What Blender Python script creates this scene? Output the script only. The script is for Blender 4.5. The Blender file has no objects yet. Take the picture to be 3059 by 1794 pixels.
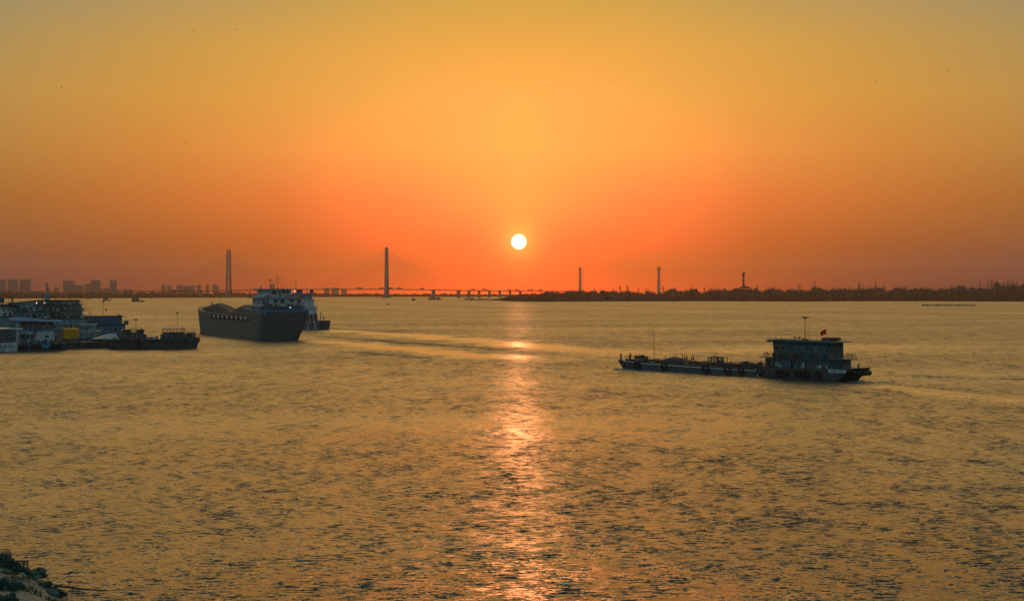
import bpy, bmesh, math, random
import numpy as np
from mathutils import Vector, Matrix

S = bpy.context.scene
COL = S.collection
R = math.radians
random.seed(7)

# ------------------------------------------------------------------ camera
CAM_H = 20.0                 # metres above the river
F = 50.0 / 36.0 * 3059.0     # focal length in photo pixels
cam_d = bpy.data.cameras.new("camera")
cam_d.sensor_width = 36.0
cam_d.lens = 50.0
cam_d.shift_y = -27.0 / 3059.0
cam_d.clip_start = 0.5
cam_d.clip_end = 40000.0
cam = bpy.data.objects.new("camera", cam_d)
COL.objects.link(cam)
cam.location = (0, 0, CAM_H)
cam.rotation_euler = (R(90), 0, 0)
S.camera = cam

S.view_settings.view_transform = 'Standard'
S.view_settings.look = 'None'
S.view_settings.exposure = 0.0
S.view_settings.gamma = 1.0
S.render.resolution_x = 1024
S.render.resolution_y = 600
S.render.engine = 'CYCLES'
S.cycles.use_denoising = True
S.cycles.denoising_prefilter = 'ACCURATE'
S.cycles.denoiser = 'OPENIMAGEDENOISE'
S.cycles.max_bounces = 6
S.cycles.glossy_bounces = 3
S.cycles.diffuse_bounces = 2
S.cycles.volume_bounces = 0
S.cycles.transparent_max_bounces = 8
S.cycles.sample_clamp_indirect = 1.6
S.cycles.sample_clamp_direct = 4.0

# ------------------------------------------------------------------ sky
SUN_AZ = math.atan2(1550 - 1529.5, F)      # to the right of straight ahead
SUN_EL = math.atan2(870 - 722, F)
SUN_DIR = Vector((math.sin(SUN_AZ) * math.cos(SUN_EL), math.cos(SUN_AZ) * math.cos(SUN_EL), math.sin(SUN_EL)))

def lin(c):
    out = []
    for v in c:
        v = v / 255.0
        out.append(v / 12.92 if v <= 0.04045 else ((v + 0.055) / 1.055) ** 2.4)
    return tuple(out) + (1.0,)

W = bpy.data.worlds.new("World")
S.world = W
W.use_nodes = True
nt = W.node_tree
nt.nodes.clear()
def wn(t, **k):
    n = nt.nodes.new(t)
    for a, b in k.items():
        setattr(n, a, b)
    return n
def wl(a, b): nt.links.new(a, b)
def wmath(op, a, b=None, clamp=False):
    n = wn('ShaderNodeMath', operation=op, use_clamp=clamp)
    for i, v in enumerate((a, b)):
        if v is None: continue
        if isinstance(v, (int, float)): n.inputs[i].default_value = v
        else: wl(v, n.inputs[i])
    return n.outputs[0]
tc = wn('ShaderNodeTexCoord')
sep = wn('ShaderNodeSeparateXYZ')
wl(tc.outputs['Generated'], sep.inputs[0])
zz = wmath('MAXIMUM', sep.outputs[2], 0.0)
az = wmath('ABSOLUTE', wmath('SUBTRACT', wmath('ARCTAN2', sep.outputs[0], sep.outputs[1]), SUN_AZ))
TS = [0.0, 0.0165, 0.035, 0.0635, 0.0985, 0.133, 0.167, 0.2]
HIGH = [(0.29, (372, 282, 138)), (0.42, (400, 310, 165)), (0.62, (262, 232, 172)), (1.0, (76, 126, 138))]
SKYC = [
 (0.0, [(249,7,27),(249,12,42),(252,53,58),(255,130,70),(255,154,70),(254,157,68),(220,151,58),(193,147,55)], HIGH),
 (4.5, [(136,17,21),(145,24,28),(224,47,48),(255,95,61),(255,142,66),(226,151,64),(215,149,57),(189,147,60)], HIGH),
 (9.5, [(77,17,34),(97,23,35),(148,42,33),(196,80,43),(213,125,56),(208,140,54),(198,145,58),(173,141,73)], HIGH),
 (14.0, [(65,30,49),(81,34,47),(130,55,38),(172,86,40),(192,117,47),(193,135,51),(184,139,61),(163,137,84)], HIGH),
 (20.0, [(55,37,57),(65,41,59),(117,67,50),(146,86,40),(167,116,52),(174,131,63),(162,134,76),(142,131,96)], HIGH),
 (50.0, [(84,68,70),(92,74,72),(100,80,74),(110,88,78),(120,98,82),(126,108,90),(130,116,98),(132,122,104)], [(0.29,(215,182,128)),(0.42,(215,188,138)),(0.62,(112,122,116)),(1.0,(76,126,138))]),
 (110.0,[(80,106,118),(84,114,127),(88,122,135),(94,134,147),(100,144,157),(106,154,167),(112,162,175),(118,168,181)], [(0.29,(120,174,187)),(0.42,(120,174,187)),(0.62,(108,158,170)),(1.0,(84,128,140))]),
]
prev = None
pa = None
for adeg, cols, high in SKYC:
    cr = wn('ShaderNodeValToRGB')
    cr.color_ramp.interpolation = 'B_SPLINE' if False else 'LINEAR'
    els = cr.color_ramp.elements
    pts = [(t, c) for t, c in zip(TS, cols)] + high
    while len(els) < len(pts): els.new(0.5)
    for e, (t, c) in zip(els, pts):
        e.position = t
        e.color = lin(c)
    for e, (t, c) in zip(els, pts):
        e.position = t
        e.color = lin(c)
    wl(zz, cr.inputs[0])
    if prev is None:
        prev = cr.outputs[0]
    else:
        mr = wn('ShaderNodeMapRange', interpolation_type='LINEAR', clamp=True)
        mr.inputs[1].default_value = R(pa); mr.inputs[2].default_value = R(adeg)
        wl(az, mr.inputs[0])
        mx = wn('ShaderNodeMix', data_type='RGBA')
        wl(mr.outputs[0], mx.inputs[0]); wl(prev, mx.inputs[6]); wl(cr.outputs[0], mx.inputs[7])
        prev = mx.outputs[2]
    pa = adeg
# sun disc and the small aureole round it
dt = wn('ShaderNodeVectorMath', operation='DOT_PRODUCT')
nrm = wn('ShaderNodeVectorMath', operation='NORMALIZE')
wl(tc.outputs['Generated'], nrm.inputs[0])
wl(nrm.outputs[0], dt.inputs[0]); dt.inputs[1].default_value = SUN_DIR
ang = wmath('ARCCOSINE', wmath('MINIMUM', dt.outputs['Value'], 1.0))
disc = wn('ShaderNodeMapRange', interpolation_type='SMOOTHSTEP', clamp=True)
disc.inputs[1].default_value = 19.5 / F; disc.inputs[2].default_value = 22.8 / F
disc.inputs[3].default_value = 1.0; disc.inputs[4].default_value = 0.0
wl(ang, disc.inputs[0])
glow = wmath('EXPONENT', wmath('MULTIPLY', ang, -1.0 / (34.0 / F)))
glow2 = wmath('EXPONENT', wmath('MULTIPLY', ang, -1.0 / (110.0 / F)))
def addcol(base, fac, col, k):
    m = wn('ShaderNodeMix', data_type='RGBA', blend_type='ADD'); m.clamp_factor = False
    wl(wmath('MULTIPLY', fac, k), m.inputs[0]); wl(base, m.inputs[6]); m.inputs[7].default_value = col
    return m.outputs[2]
DISC_GAIN, GLOW_A, GLOW_B = 1.0, 1.0, 0.5
c1 = addcol(prev, glow, (0.9, 0.55, 0.06, 1), GLOW_A)
c1 = addcol(c1, glow2, (0.30, 0.10, 0.012, 1), GLOW_B)
red = wmath('MULTIPLY', wmath('EXPONENT', wmath('MULTIPLY', zz, -1.0 / 0.020)), wmath('EXPONENT', wmath('MULTIPLY', wmath('MULTIPLY', az, az), -1.0 / (R(9.0) ** 2))))
c1 = addcol(c1, red, (1.0, 0.10, 0.02, 1), 0.8)
c1 = addcol(c1, disc.outputs[0], (14.0, 10.0, 5.0, 1), DISC_GAIN)
bg = wn('ShaderNodeBackground'); wl(c1, bg.inputs[0]); bg.inputs[1].default_value = 1.0
sky = wn('ShaderNodeTexSky', sky_type='NISHITA')
sky.sun_disc = False
sky.sun_elevation = SUN_EL
sky.sun_rotation = SUN_AZ
sky.air_density = 1.0; sky.dust_density = 2.0
bg2 = wn('ShaderNodeBackground'); wl(sky.outputs[0], bg2.inputs[0]); bg2.inputs[1].default_value = 0.012
ad = wn('ShaderNodeAddShader'); wl(bg.outputs[0], ad.inputs[0]); wl(bg2.outputs[0], ad.inputs[1])
ow = wn('ShaderNodeOutputWorld'); wl(ad.outputs[0], ow.inputs[0])
W.cycles.sampling_method = 'MANUAL'
W.cycles.sample_map_resolution = 1024

# ------------------------------------------------------------------ sun
sun_d = bpy.data.lights.new("sun", 'SUN')
sun_d.energy = 0.036
sun_d.angle = R(0.55)
sun_d.color = (1.0, 0.30, 0.12)
sun = bpy.data.objects.new("sun", sun_d)
COL.objects.link(sun)
sun.rotation_euler = (-SUN_DIR).to_track_quat('-Z', 'Y').to_euler()

# ------------------------------------------------------------------ helpers
def PX(x, Y, base=1529.5):
    """world X of photo column x at distance Y"""
    return (x - base) / F * Y
def PZ(y, Y):
    """world Z of photo row y at distance Y"""
    return CAM_H - (y - 870.0) / F * Y
def DY(y, z=0.0):
    """distance at which photo row y meets height z"""
    return (CAM_H - z) * F / (y - 870.0)

def tag(o, label=None, cat=None, group=None, kind=None):
    if label: o['label'] = label
    if cat: o['category'] = cat
    if group: o['group'] = group
    if kind: o['kind'] = kind
    return o

def empty(name, loc=(0, 0, 0), rz=0.0):
    o = bpy.data.objects.new(name, None)
    COL.objects.link(o)
    o.location = loc
    o.rotation_euler = (0, 0, rz)
    o.empty_display_size = 0.5
    return o

_mats = {}
def mat(name, color, rough=0.6, metal=0.0, var=0.25, scale=0.6, bump=0.0, spec=0.4, stain=None, streak=0.0):
    """painted / weathered surface: base colour broken up by procedural noise"""
    if name in _mats: return _mats[name]
    m = bpy.data.materials.new(name)
    m.use_nodes = True
    t = m.node_tree
    b = t.nodes['Principled BSDF']
    b.inputs['Roughness'].default_value = rough
    b.inputs['Metallic'].default_value = metal
    b.inputs['Specular IOR Level'].default_value = spec
    tcn = t.nodes.new('ShaderNodeTexCoord')
    n1 = t.nodes.new('ShaderNodeTexNoise'); n1.inputs['Scale'].default_value = scale
    n1.inputs['Detail'].default_value = 6; n1.inputs['Roughness'].default_value = 0.65
    if streak:      # run-down stains: the noise is drawn out vertically
        mp = t.nodes.new('ShaderNodeMapping'); mp.inputs['Scale'].default_value = (1, 1, streak)
        t.links.new(tcn.outputs['Object'], mp.inputs[0]); t.links.new(mp.outputs[0], n1.inputs['Vector'])
    else:
        t.links.new(tcn.outputs['Object'], n1.inputs['Vector'])
    cr = t.nodes.new('ShaderNodeValToRGB')
    e = cr.color_ramp.elements
    e[0].position = 0.3; e[1].position = 0.72
    st = stain or tuple(c * (1 - var) * 0.9 for c in color)
    e[0].color = tuple(st) + (1,); e[1].color = tuple(min(1, c * (1 + var * 0.4)) for c in color) + (1,)
    t.links.new(n1.outputs['Fac'], cr.inputs[0])
    t.links.new(cr.outputs[0], b.inputs['Base Color'])
    if bump:
        bn = t.nodes.new('ShaderNodeBump'); bn.inputs['Strength'].default_value = bump
        t.links.new(n1.outputs['Fac'], bn.inputs['Height']); t.links.new(bn.outputs[0], b.inputs['Normal'])
    _mats[name] = m
    return m

class MB:
    """collects simple solids, then links them as ONE mesh object"""
    def __init__(s): s.v = []; s.f = []
    def _add(s, vs, fs):
        k = len(s.v); s.v += [tuple(v) for v in vs]; s.f += [tuple(i + k for i in f) for f in fs]
        return s
    def box(s, x0, x1, y0, y1, z0, z1, M=None):
        vs = [Vector((x, y, z)) for z in (z0, z1) for y in (y0, y1) for x in (x0, x1)]
        if M is not None: vs = [M @ v for v in vs]
        return s._add(vs, [(0, 2, 3, 1), (4, 5, 7, 6), (0, 1, 5, 4), (2, 6, 7, 3), (0, 4, 6, 2), (1, 3, 7, 5)])
    def tube(s, a, b, r, r2=None, n=6, cap=True):
        a = Vector(a); b = Vector(b); r2 = r if r2 is None else r2
        d = (b - a).normalized() if (b - a).length > 1e-9 else Vector((0, 0, 1))
        u = d.orthogonal().normalized(); w = d.cross(u)
        vs = []
        for p, rr in ((a, r), (b, r2)):
            for i in range(n):
                t = 2 * math.pi * i / n
                vs.append(p + (u * math.cos(t) + w * math.sin(t)) * rr)
        fs = [(i, (i + 1) % n, n + (i + 1) % n, n + i) for i in range(n)]
        if cap: fs += [tuple(range(n))[::-1], tuple(range(n, 2 * n))]
        return s._add(vs, fs)
    def path(s, pts, r, n=6):
        for a, b in zip(pts[:-1], pts[1:]): s.tube(a, b, r, n=n)
        return s
    def torus(s, c, rad, r, axis=(0, 1, 0), n=14, m=6):
        c = Vector(c); ax = Vector(axis).normalized(); u = ax.orthogonal().normalized(); w = ax.cross(u)
        vs = []; fs = []
        for i in range(n):
            t = 2 * math.pi * i / n; d = u * math.cos(t) + w * math.sin(t)
            for j in range(m):
                q = 2 * math.pi * j / m
                vs.append(c + d * (rad + r * math.cos(q)) + ax * (r * math.sin(q)))
        for i in range(n):
            for j in range(m):
                fs.append((i * m + j, ((i + 1) % n) * m + j, ((i + 1) % n) * m + (j + 1) % m, i * m + (j + 1) % m))
        return s._add(vs, fs)
    def loft(s, rings, cap=True, closed=True):
        n = len(rings[0]); vs = [p for r in rings for p in r]; fs = []
        for k in range(len(rings) - 1):
            for i in range(n if closed else n - 1):
                j = (i + 1) % n
                fs.append((k * n + i, k * n + j, (k + 1) * n + j, (k + 1) * n + i))
        if cap: fs += [tuple(range(n))[::-1], tuple(range((len(rings) - 1) * n, len(rings) * n))]
        return s._add(vs, fs)
    def blob(s, c, rx, ry, rz, seed=0, n=8, m=6, rough=0.25):
        rnd = random.Random(seed); c = Vector(c); rings = []
        for j in range(1, m):
            ph = math.pi * j / m; ring = []
            for i in range(n):
                t = 2 * math.pi * i / n; k = 1 + rnd.uniform(-rough, rough)
                ring.append(c + Vector((math.cos(t) * math.sin(ph) * rx * k, math.sin(t) * math.sin(ph) * ry * k, -math.cos(ph) * rz * k)))
            rings.append(ring)
        return s.loft(rings)
    def quad(s, a, b, c, d):
        return s._add([a, b, c, d], [(0, 1, 2, 3)])
    def build(s, name, m, parent=None, bevel=0.0, smooth=False, loc=None):
        me = bpy.data.meshes.new(name)
        me.from_pydata([tuple(v) for v in s.v], [], s.f)
        me.update()
        o = bpy.data.objects.new(name, me)
        COL.objects.link(o)
        if m is not None: me.materials.append(m)
        bm = bmesh.new(); bm.from_mesh(me)
        bmesh.ops.recalc_face_normals(bm, faces=bm.faces)
        bm.to_mesh(me); bm.free()
        if smooth:
            for p in me.polygons: p.use_smooth = True
        if bevel:
            b = o.modifiers.new("bevel", 'BEVEL'); b.width = bevel; b.segments = 1; b.limit_method = 'ANGLE'
        if parent is not None: o.parent = parent
        if loc is not None: o.location = loc
        return o

def copy_tree(o, parent=None):
    c = o.copy(); COL.objects.link(c); c.parent = parent
    for ch in list(o.children): copy_tree(ch, c)
    return c

# ------------------------------------------------------------------ river
def polyline_dist(X, Y, pts):
    """signed side distance and along-length for a polyline, numpy"""
    best = np.full(X.shape, 1e9); along = np.zeros(X.shape); acc = 0.0
    for (x0, y0), (x1, y1) in zip(pts[:-1], pts[1:]):
        dx, dy = x1 - x0, y1 - y0; L = math.hypot(dx, dy)
        t = np.clip(((X - x0) * dx + (Y - y0) * dy) / (L * L), 0, 1)
        d = np.hypot(X - x0 - t * dx, Y - y0 - t * dy)
        k = d < best
        best = np.where(k, d, best); along = np.where(k, acc + t * L, along)
        acc += L
    return best, along / acc

def W2(x, y):
    d = DY(y); return (PX(x, d), d)

# photo positions of the two slick bands of the big ship's wake and of the tanker's wake
SLICKS = [
    ([W2(960, 984), W2(1060, 992), W2(1200, 999), W2(1340, 1009), W2(1480, 1021), W2(1640, 1037), W2(1860, 1058), W2(2050, 1080)], 1.0, 10.0, 20.0),
    ([W2(940, 1016), W2(1050, 1026), W2(1180, 1038), W2(1310, 1050), W2(1430, 1062), W2(1560, 1069), W2(1700, 1078), W2(1850, 1085)], 1.0, 8.0, 14.0),
    ([W2(2590, 1150), W2(2680, 1158), W2(2800, 1171), W2(2920, 1184), W2(3059, 1196), W2(3300, 1216), W2(3700, 1250)], 1.0, 2.6, 14.0),
    ([W2(0, 1056), W2(200, 1050), W2(420, 1046), W2(600, 1052)], 0.7, 3.0, 3.0),
    ([W2(2880, 1120), W2(3100, 1118)], 0.4, 3, 3),
]
ROUGHS = [  # churned dark water beside the slicks
    ([W2(930, 1003), W2(1080, 1013), W2(1260, 1028), W2(1400, 1036), W2(1560, 1048), W2(1700, 1058)], 6.0),
    ([W2(2600, 1122), W2(2760, 1122), W2(2900, 1128), W2(3059, 1133), W2(3300, 1140)], 2.5),
    ([W2(2580, 1140), W2(2700, 1150), W2(2850, 1162), W2(3059, 1176)], 1.6),
    ([W2(1000, 1048), W2(1130, 1056), W2(1280, 1070)], 5.0),
    ([W2(900, 978), W2(1050, 984), W2(1250, 990)], 5.0),
]

ROUGH = (0.25, 0.43)
RIP = (0.9, 1.3, 1.2, 4.6, 2.6)   # slope strength of 4 m, 1 m and 0.3 m ripples
RIDGES = [  # standing wake waves: (line, height, half width)
    ([W2(2600, 1126), W2(2680, 1124), W2(2800, 1126), W2(2900, 1129), W2(3059, 1133), W2(3400, 1142)], 0.34, 1.5),
    ([W2(2580, 1141), W2(2690, 1150), W2(2850, 1163), W2(3059, 1178), W2(3300, 1195)], 0.30, 1.4),
    ([W2(2620, 1158), W2(2760, 1172), W2(2900, 1190), W2(3059, 1208), W2(3300, 1236)], 0.26, 1.5),
    ([W2(935, 984), W2(1080, 989), W2(1240, 995), W2(1420, 1006)], 0.45, 3.2),
    ([W2(940, 1003), W2(1100, 1014), W2(1280, 1027), W2(1420, 1037), W2(1600, 1050)], 0.50, 3.0),
    ([W2(930, 1010), W2(1100, 1022), W2(1250, 1035), W2(1420, 1046)], 0.45, 2.6),
    ([W2(1020, 1050), W2(1140, 1058), W2(1290, 1070), W2(1440, 1080)], 0.42, 2.4),
    ([W2(1838, 1102), W2(1815, 1112), W2(1780, 1128), W2(1700, 1152)], 0.30, 1.2),
    ([W2(1838, 1100), W2(1900, 1110), W2(2100, 1134), W2(2350, 1160), W2(2560, 1190)], 0.22, 1.2),
    ([W2(1820, 1096), W2(1740, 1092), W2(1640, 1090)], 0.25, 1.6),
]
def build_water():
    th0 = np.concatenate([np.linspace(-math.pi, -0.46, 60, endpoint=False),
                          np.linspace(-0.46, 0.46, 900, endpoint=False),
                          np.linspace(0.46, math.pi, 60, endpoint=False)])
    r = np.concatenate([[3.0, 20.0, 50.0], np.geomspace(80.0, 1500.0, 850), np.geomspace(1520.0, 8600.0, 90)])
    nt_, nr = len(th0), len(r)
    TH, RR = np.meshgrid(th0, r)
    X = RR * np.sin(TH); Y = RR * np.cos(TH)
    dr = np.gradient(r)[:, None] * np.ones_like(X)
    dx = RR * (0.92 / 900)
    cell = np.maximum(dr, dx)
    rs = np.random.RandomState(3)
    Z = np.zeros_like(X); DX = np.zeros_like(X); DYY = np.zeros_like(X)
    # local agitation: gusts and current patches
    pat = np.zeros_like(X)
    for i in range(14):
        L = rs.uniform(30, 220); a = rs.uniform(0, 2 * math.pi)
        pat += np.sin((X * math.cos(a) * 0.55 + Y * math.sin(a)) * 2 * math.pi / L + rs.uniform(0, 6.28))
    pat = 1.0 + 0.07 * pat / 1.6
    calm = np.zeros_like(X)
    jit = np.zeros_like(X)
    for i in range(8):
        L = rs.uniform(12, 60); a = rs.uniform(0, 2 * math.pi)
        jit += np.sin((X * math.cos(a) + Y * math.sin(a)) * 2 * math.pi / L + rs.uniform(0, 6.28))
    for pts, s, w0, w1 in SLICKS:
        d, al = polyline_dist(X, Y, pts)
        w = (w0 + (w1 - w0) * al) * (1 + 0.12 * jit)
        ends = np.clip(al / 0.06, 0, 1) * np.clip((1 - al) / 0.3, 0, 1)
        calm = np.maximum(calm, s * ends * np.clip(1.35 - d / w, 0, 1))
    rough = np.zeros_like(X)
    for pts, w0 in ROUGHS:
        d, al = polyline_dist(X, Y, pts)
        ends = np.clip(al / 0.06, 0, 1) * np.clip((1 - al) / 0.2, 0, 1)
        rough = np.maximum(rough, ends * np.clip(1.3 - d / (w0 * (1 + 0.2 * jit)), 0, 1))
    rough = rough * (1 - calm)
    for i in range(120):
        L = float(np.exp(rs.uniform(math.log(0.6), math.log(5.5))))
        a = math.pi * 0.5 + rs.normal(0, 0.8) + 0.18      # mostly towards / away from the camera
        k = 2 * math.pi / L
        amp = 0.0032 * L ** 0.80 * rs.uniform(0.5, 1.2) * (0.7 if L > 3 else 1.0)
        ph = k * (X * math.cos(a) + Y * math.sin(a)) + rs.uniform(0, 6.28)
        wgt = np.clip((L / cell - 2.2) / 2.2, 0, 1)
        Z += amp * 0.42 * wgt * np.sin(ph)
        DX -= amp * 0.34 * wgt * math.cos(a) * np.cos(ph)
        DYY -= amp * 0.34 * wgt * math.sin(a) * np.cos(ph)
    for pts, hh, ww in RIDGES:
        d, al = polyline_dist(X, Y, pts)
        env = np.clip(al / 0.05, 0, 1) * np.clip((1 - al) / 0.35, 0, 1) * (0.75 + 0.16 * jit)
        Z2 = hh * env * np.exp(-(d / ww) ** 2) * np.cos(d * 2.2 / ww) * 0.8
        try: ZR = ZR + Z2
        except NameError: ZR = Z2
    mul = pat * (1 - 0.88 * calm) * (1 + 1.1 * rough)
    Z = Z * mul + ZR; X2 = X + DX * mul; Y2 = Y + DYY * mul
    co = np.stack([X2, Y2, Z], -1).reshape(-1, 3).astype(np.float32)
    me = bpy.data.meshes.new("river_water")
    idx = np.arange(nt_ * nr).reshape(nr, nt_)
    a = idx[:-1, :]; b = np.roll(idx, -1, 1)[:-1, :]; c = np.roll(idx, -1, 1)[1:, :]; d = idx[1:, :]
    quads = np.stack([a, d, c, b], -1).reshape(-1, 4)
    nf = len(quads)
    me.vertices.add(len(co)); me.vertices.foreach_set('co', co.ravel())
    me.loops.add(nf * 4); me.loops.foreach_set('vertex_index', quads.ravel().astype(np.int32))
    me.polygons.add(nf); me.polygons.foreach_set('loop_start', (np.arange(nf) * 4).astype(np.int32))
    me.polygons.foreach_set('use_smooth', np.ones(nf, dtype=bool))
    at = me.attributes.new('calm', 'FLOAT', 'POINT'); at.data.foreach_set('value', np.clip(calm, 0, 1).ravel().astype(np.float32))
    at = me.attributes.new('churn', 'FLOAT', 'POINT'); at.data.foreach_set('value', (pat * (1 + 0.9 * rough)).ravel().astype(np.float32))
    # share of the waves too small for the mesh at each distance: they act as roughness of the surface
    fine = np.clip(np.log(np.maximum(RR, 1) / 80.0) / math.log(8.0), 0, 1)
    at = me.attributes.new('fine', 'FLOAT', 'POINT'); at.data.foreach_set('value', fine.ravel().astype(np.float32))
    me.update(); me.validate()
    o = bpy.data.objects.new("river_water", me); COL.objects.link(o)
    tag(o, kind='structure')
    m = bpy.data.materials.new("river_water"); m.use_nodes = True; t = m.node_tree
    b = t.nodes['Principled BSDF']
    b.inputs['Base Color'].default_value = (0.018, 0.034, 0.028, 1)
    b.inputs['Roughness'].default_value = 0.18
    b.inputs['IOR'].default_value = 1.45
    N = t.nodes.new; LK = t.links.new
    tcn = N('ShaderNodeTexCoord'); ac = N('ShaderNodeAttribute'); ac.attribute_name = 'calm'
    ar = N('ShaderNodeAttribute'); ar.attribute_name = 'churn'
    inv = N('ShaderNodeMath'); inv.operation = 'MULTIPLY_ADD'; inv.inputs[1].default_value = -0.93; inv.inputs[2].default_value = 1.0
    # the slicks are broken up by long low ripples
    mpc = N('ShaderNodeMapping'); mpc.inputs['Scale'].default_value = (0.05, 0.28, 1); mpc.inputs['Rotation'].default_value = (0, 0, 0.12); LK(tcn.outputs['Object'], mpc.inputs[0])
    ncn = N('ShaderNodeTexNoise'); ncn.inputs['Scale'].default_value = 1.0; ncn.inputs['Detail'].default_value = 3; LK(mpc.outputs[0], ncn.inputs['Vector'])
    mr_ = N('ShaderNodeMapRange'); mr_.inputs[1].default_value = 0.36; mr_.inputs[2].default_value = 0.54; mr_.inputs[3].default_value = 0.7; mr_.inputs[4].default_value = 1.0; LK(ncn.outputs['Fac'], mr_.inputs[0])
    cm_ = N('ShaderNodeMath'); cm_.operation = 'MULTIPLY'; LK(ac.outputs['Fac'], cm_.inputs[0]); LK(mr_.outputs[0], cm_.inputs[1])
    LK(cm_.outputs[0], inv.inputs[0])
    am = N('ShaderNodeMath'); am.operation = 'MULTIPLY'; LK(inv.outputs[0], am.inputs[0]); LK(ar.outputs['Fac'], am.inputs[1])
    af = N('ShaderNodeAttribute'); af.attribute_name = 'fine'
    def M(op, a, b_, c=None):
        n = N('ShaderNodeMath'); n.operation = op
        for i, v in enumerate((a, b_, c)):
            if v is None: continue
            if isinstance(v, (int, float)): n.inputs[i].default_value = v
            else: LK(v, n.inputs[i])
        return n.outputs[0]
    rg = M('MULTIPLY_ADD', af.outputs['Fac'], ROUGH[1] - ROUGH[0], ROUGH[0])
    rg = M('MULTIPLY', rg, M('MULTIPLY_ADD', cm_.outputs[0], -0.5, 1.0))
    LK(M('MINIMUM', M('MULTIPLY', rg, M('POWER', ar.outputs['Fac'], 0.5)), 0.7), b.inputs['Roughness'])
    gn = N('ShaderNodeTexNoise'); gn.inputs['Scale'].default_value = 0.016; gn.inputs['Detail'].default_value = 3; gn.noise_dimensions = '2D'
    mg = N('ShaderNodeMapping'); mg.inputs['Scale'].default_value = (0.7, 1.3, 1); mg.inputs['Rotation'].default_value = (0, 0, 0.25); LK(tcn.outputs['Object'], mg.inputs[0]); LK(mg.outputs[0], gn.inputs['Vector'])
    gust = N('ShaderNodeMapRange'); gust.inputs[1].default_value = 0.3; gust.inputs[2].default_value = 0.7; gust.inputs[3].default_value = 0.6; gust.inputs[4].default_value = 1.4; LK(gn.outputs['Fac'], gust.inputs[0])
    am2 = M('MULTIPLY', M('MULTIPLY', am.outputs[0], gust.outputs[0]), M('MULTIPLY_ADD', af.outputs['Fac'], -0.05, 1.0))
    # small ripples: slope vectors from noise, added to the real wave normal (fixed size in metres)
    acc = None
    for (sx, sy, rot, sc, det, kx, ky, seed) in ((2.4, 1.0, 0.05, 0.06, 1, RIP[0], RIP[0], 31.0), (1.6, 1.0, 0.12, 0.16, 1, RIP[1], RIP[1], 0.0),
                                                 (0.8, 1.0, -0.08, 0.55, 1, RIP[2], RIP[2], 11.3), (0.34, 1.0, 0.17, 2.4, 2, RIP[3] * .9, RIP[3], 4.7),
                                                 (0.5, 1.0, -0.15, 6.0, 1, RIP[4], RIP[4], 7.9)):
        mp = N('ShaderNodeMapping'); mp.inputs['Scale'].default_value = (sx, sy, 1); mp.inputs['Rotation'].default_value = (0, 0, rot)
        mp.inputs['Location'].default_value = (seed, seed * 2, 0)
        LK(tcn.outputs['Object'], mp.inputs[0])
        nz = N('ShaderNodeTexNoise'); nz.inputs['Scale'].default_value = sc; nz.inputs['Detail'].default_value = det
        nz.inputs['Roughness'].default_value = 0.6; nz.inputs['Distortion'].default_value = 0.3
        nz.noise_dimensions = '2D'
        LK(mp.outputs[0], nz.inputs['Vector'])
        sb = N('ShaderNodeVectorMath'); sb.operation = 'SUBTRACT'; LK(nz.outputs['Color'], sb.inputs[0]); sb.inputs[1].default_value = (0.5, 0.5, 0.5)
        ml = N('ShaderNodeVectorMath'); ml.operation = 'MULTIPLY'; LK(sb.outputs[0], ml.inputs[0]); ml.inputs[1].default_value = (kx, ky, 0.0)
        if acc is None: acc = ml
        else:
            ad_ = N('ShaderNodeVectorMath'); ad_.operation = 'ADD'; LK(acc.outputs[0], ad_.inputs[0]); LK(ml.outputs[0], ad_.inputs[1]); acc = ad_
    scl = N('ShaderNodeVectorMath'); scl.operation = 'SCALE'; LK(acc.outputs[0], scl.inputs[0]); LK(am2, scl.inputs['Scale'])
    geo = N('ShaderNodeNewGeometry')
    sm = N('ShaderNodeVectorMath'); sm.operation = 'ADD'; LK(geo.outputs['Normal'], sm.inputs[0]); LK(scl.outputs[0], sm.inputs[1])
    nn = N('ShaderNodeVectorMath'); nn.operation = 'NORMALIZE'; LK(sm.outputs[0], nn.inputs[0])
    LK(nn.outputs[0], b.inputs['Normal'])
    me.materials.append(m)
    return o
build_water()

# ------------------------------------------------------------------ haze
HAZE_DENSITY = 0.42e-4
hz = MB().box(-9200, 9200, -9200, 9200, -3.2, 205.0)
hzo = hz.build("haze", None)
tag(hzo, kind='stuff')
hm = bpy.data.materials.new("haze"); hm.use_nodes = True; ht = hm.node_tree; ht.nodes.clear()
pv = ht.nodes.new('ShaderNodeVolumePrincipled')
pv.inputs['Color'].default_value = (0.90, 0.66, 0.56, 1)
pv.inputs['Density'].default_value = HAZE_DENSITY
pv.inputs['Anisotropy'].default_value = 0.8
ho = ht.nodes.new('ShaderNodeOutputMaterial'); ht.links.new(pv.outputs[0], ho.inputs['Volume'])
hzo.data.materials.append(hm)

# ------------------------------------------------------------------ banks and woods
def sheet(name, outline_front, outline_back, z_front, z_mid, m, ny=6, seed=0):
    """land sheet between a shoreline and a back line, both lists of (x, y) with equal length"""
    rnd = random.Random(seed); b = MB(); n = len(outline_front); vs = []; fs = []
    for j in range(ny + 1):
        u = (j / ny) ** 1.6
        for (a, c) in zip(outline_front, outline_back):
            x = a[0] + (c[0] - a[0]) * u; y = a[1] + (c[1] - a[1]) * u
            z = z_front if j == 0 else z_mid * (0.5 if j == 1 else 1.0) + rnd.uniform(-0.15, 0.15) * z_mid
            vs.append((x, y, z))
    for j in range(ny):
        for i in range(n - 1):
            fs.append((j * n + i, j * n + i + 1, (j + 1) * n + i + 1, (j + 1) * n + i))
    b._add(vs, fs)
    return b.build(name, m, smooth=False)

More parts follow.
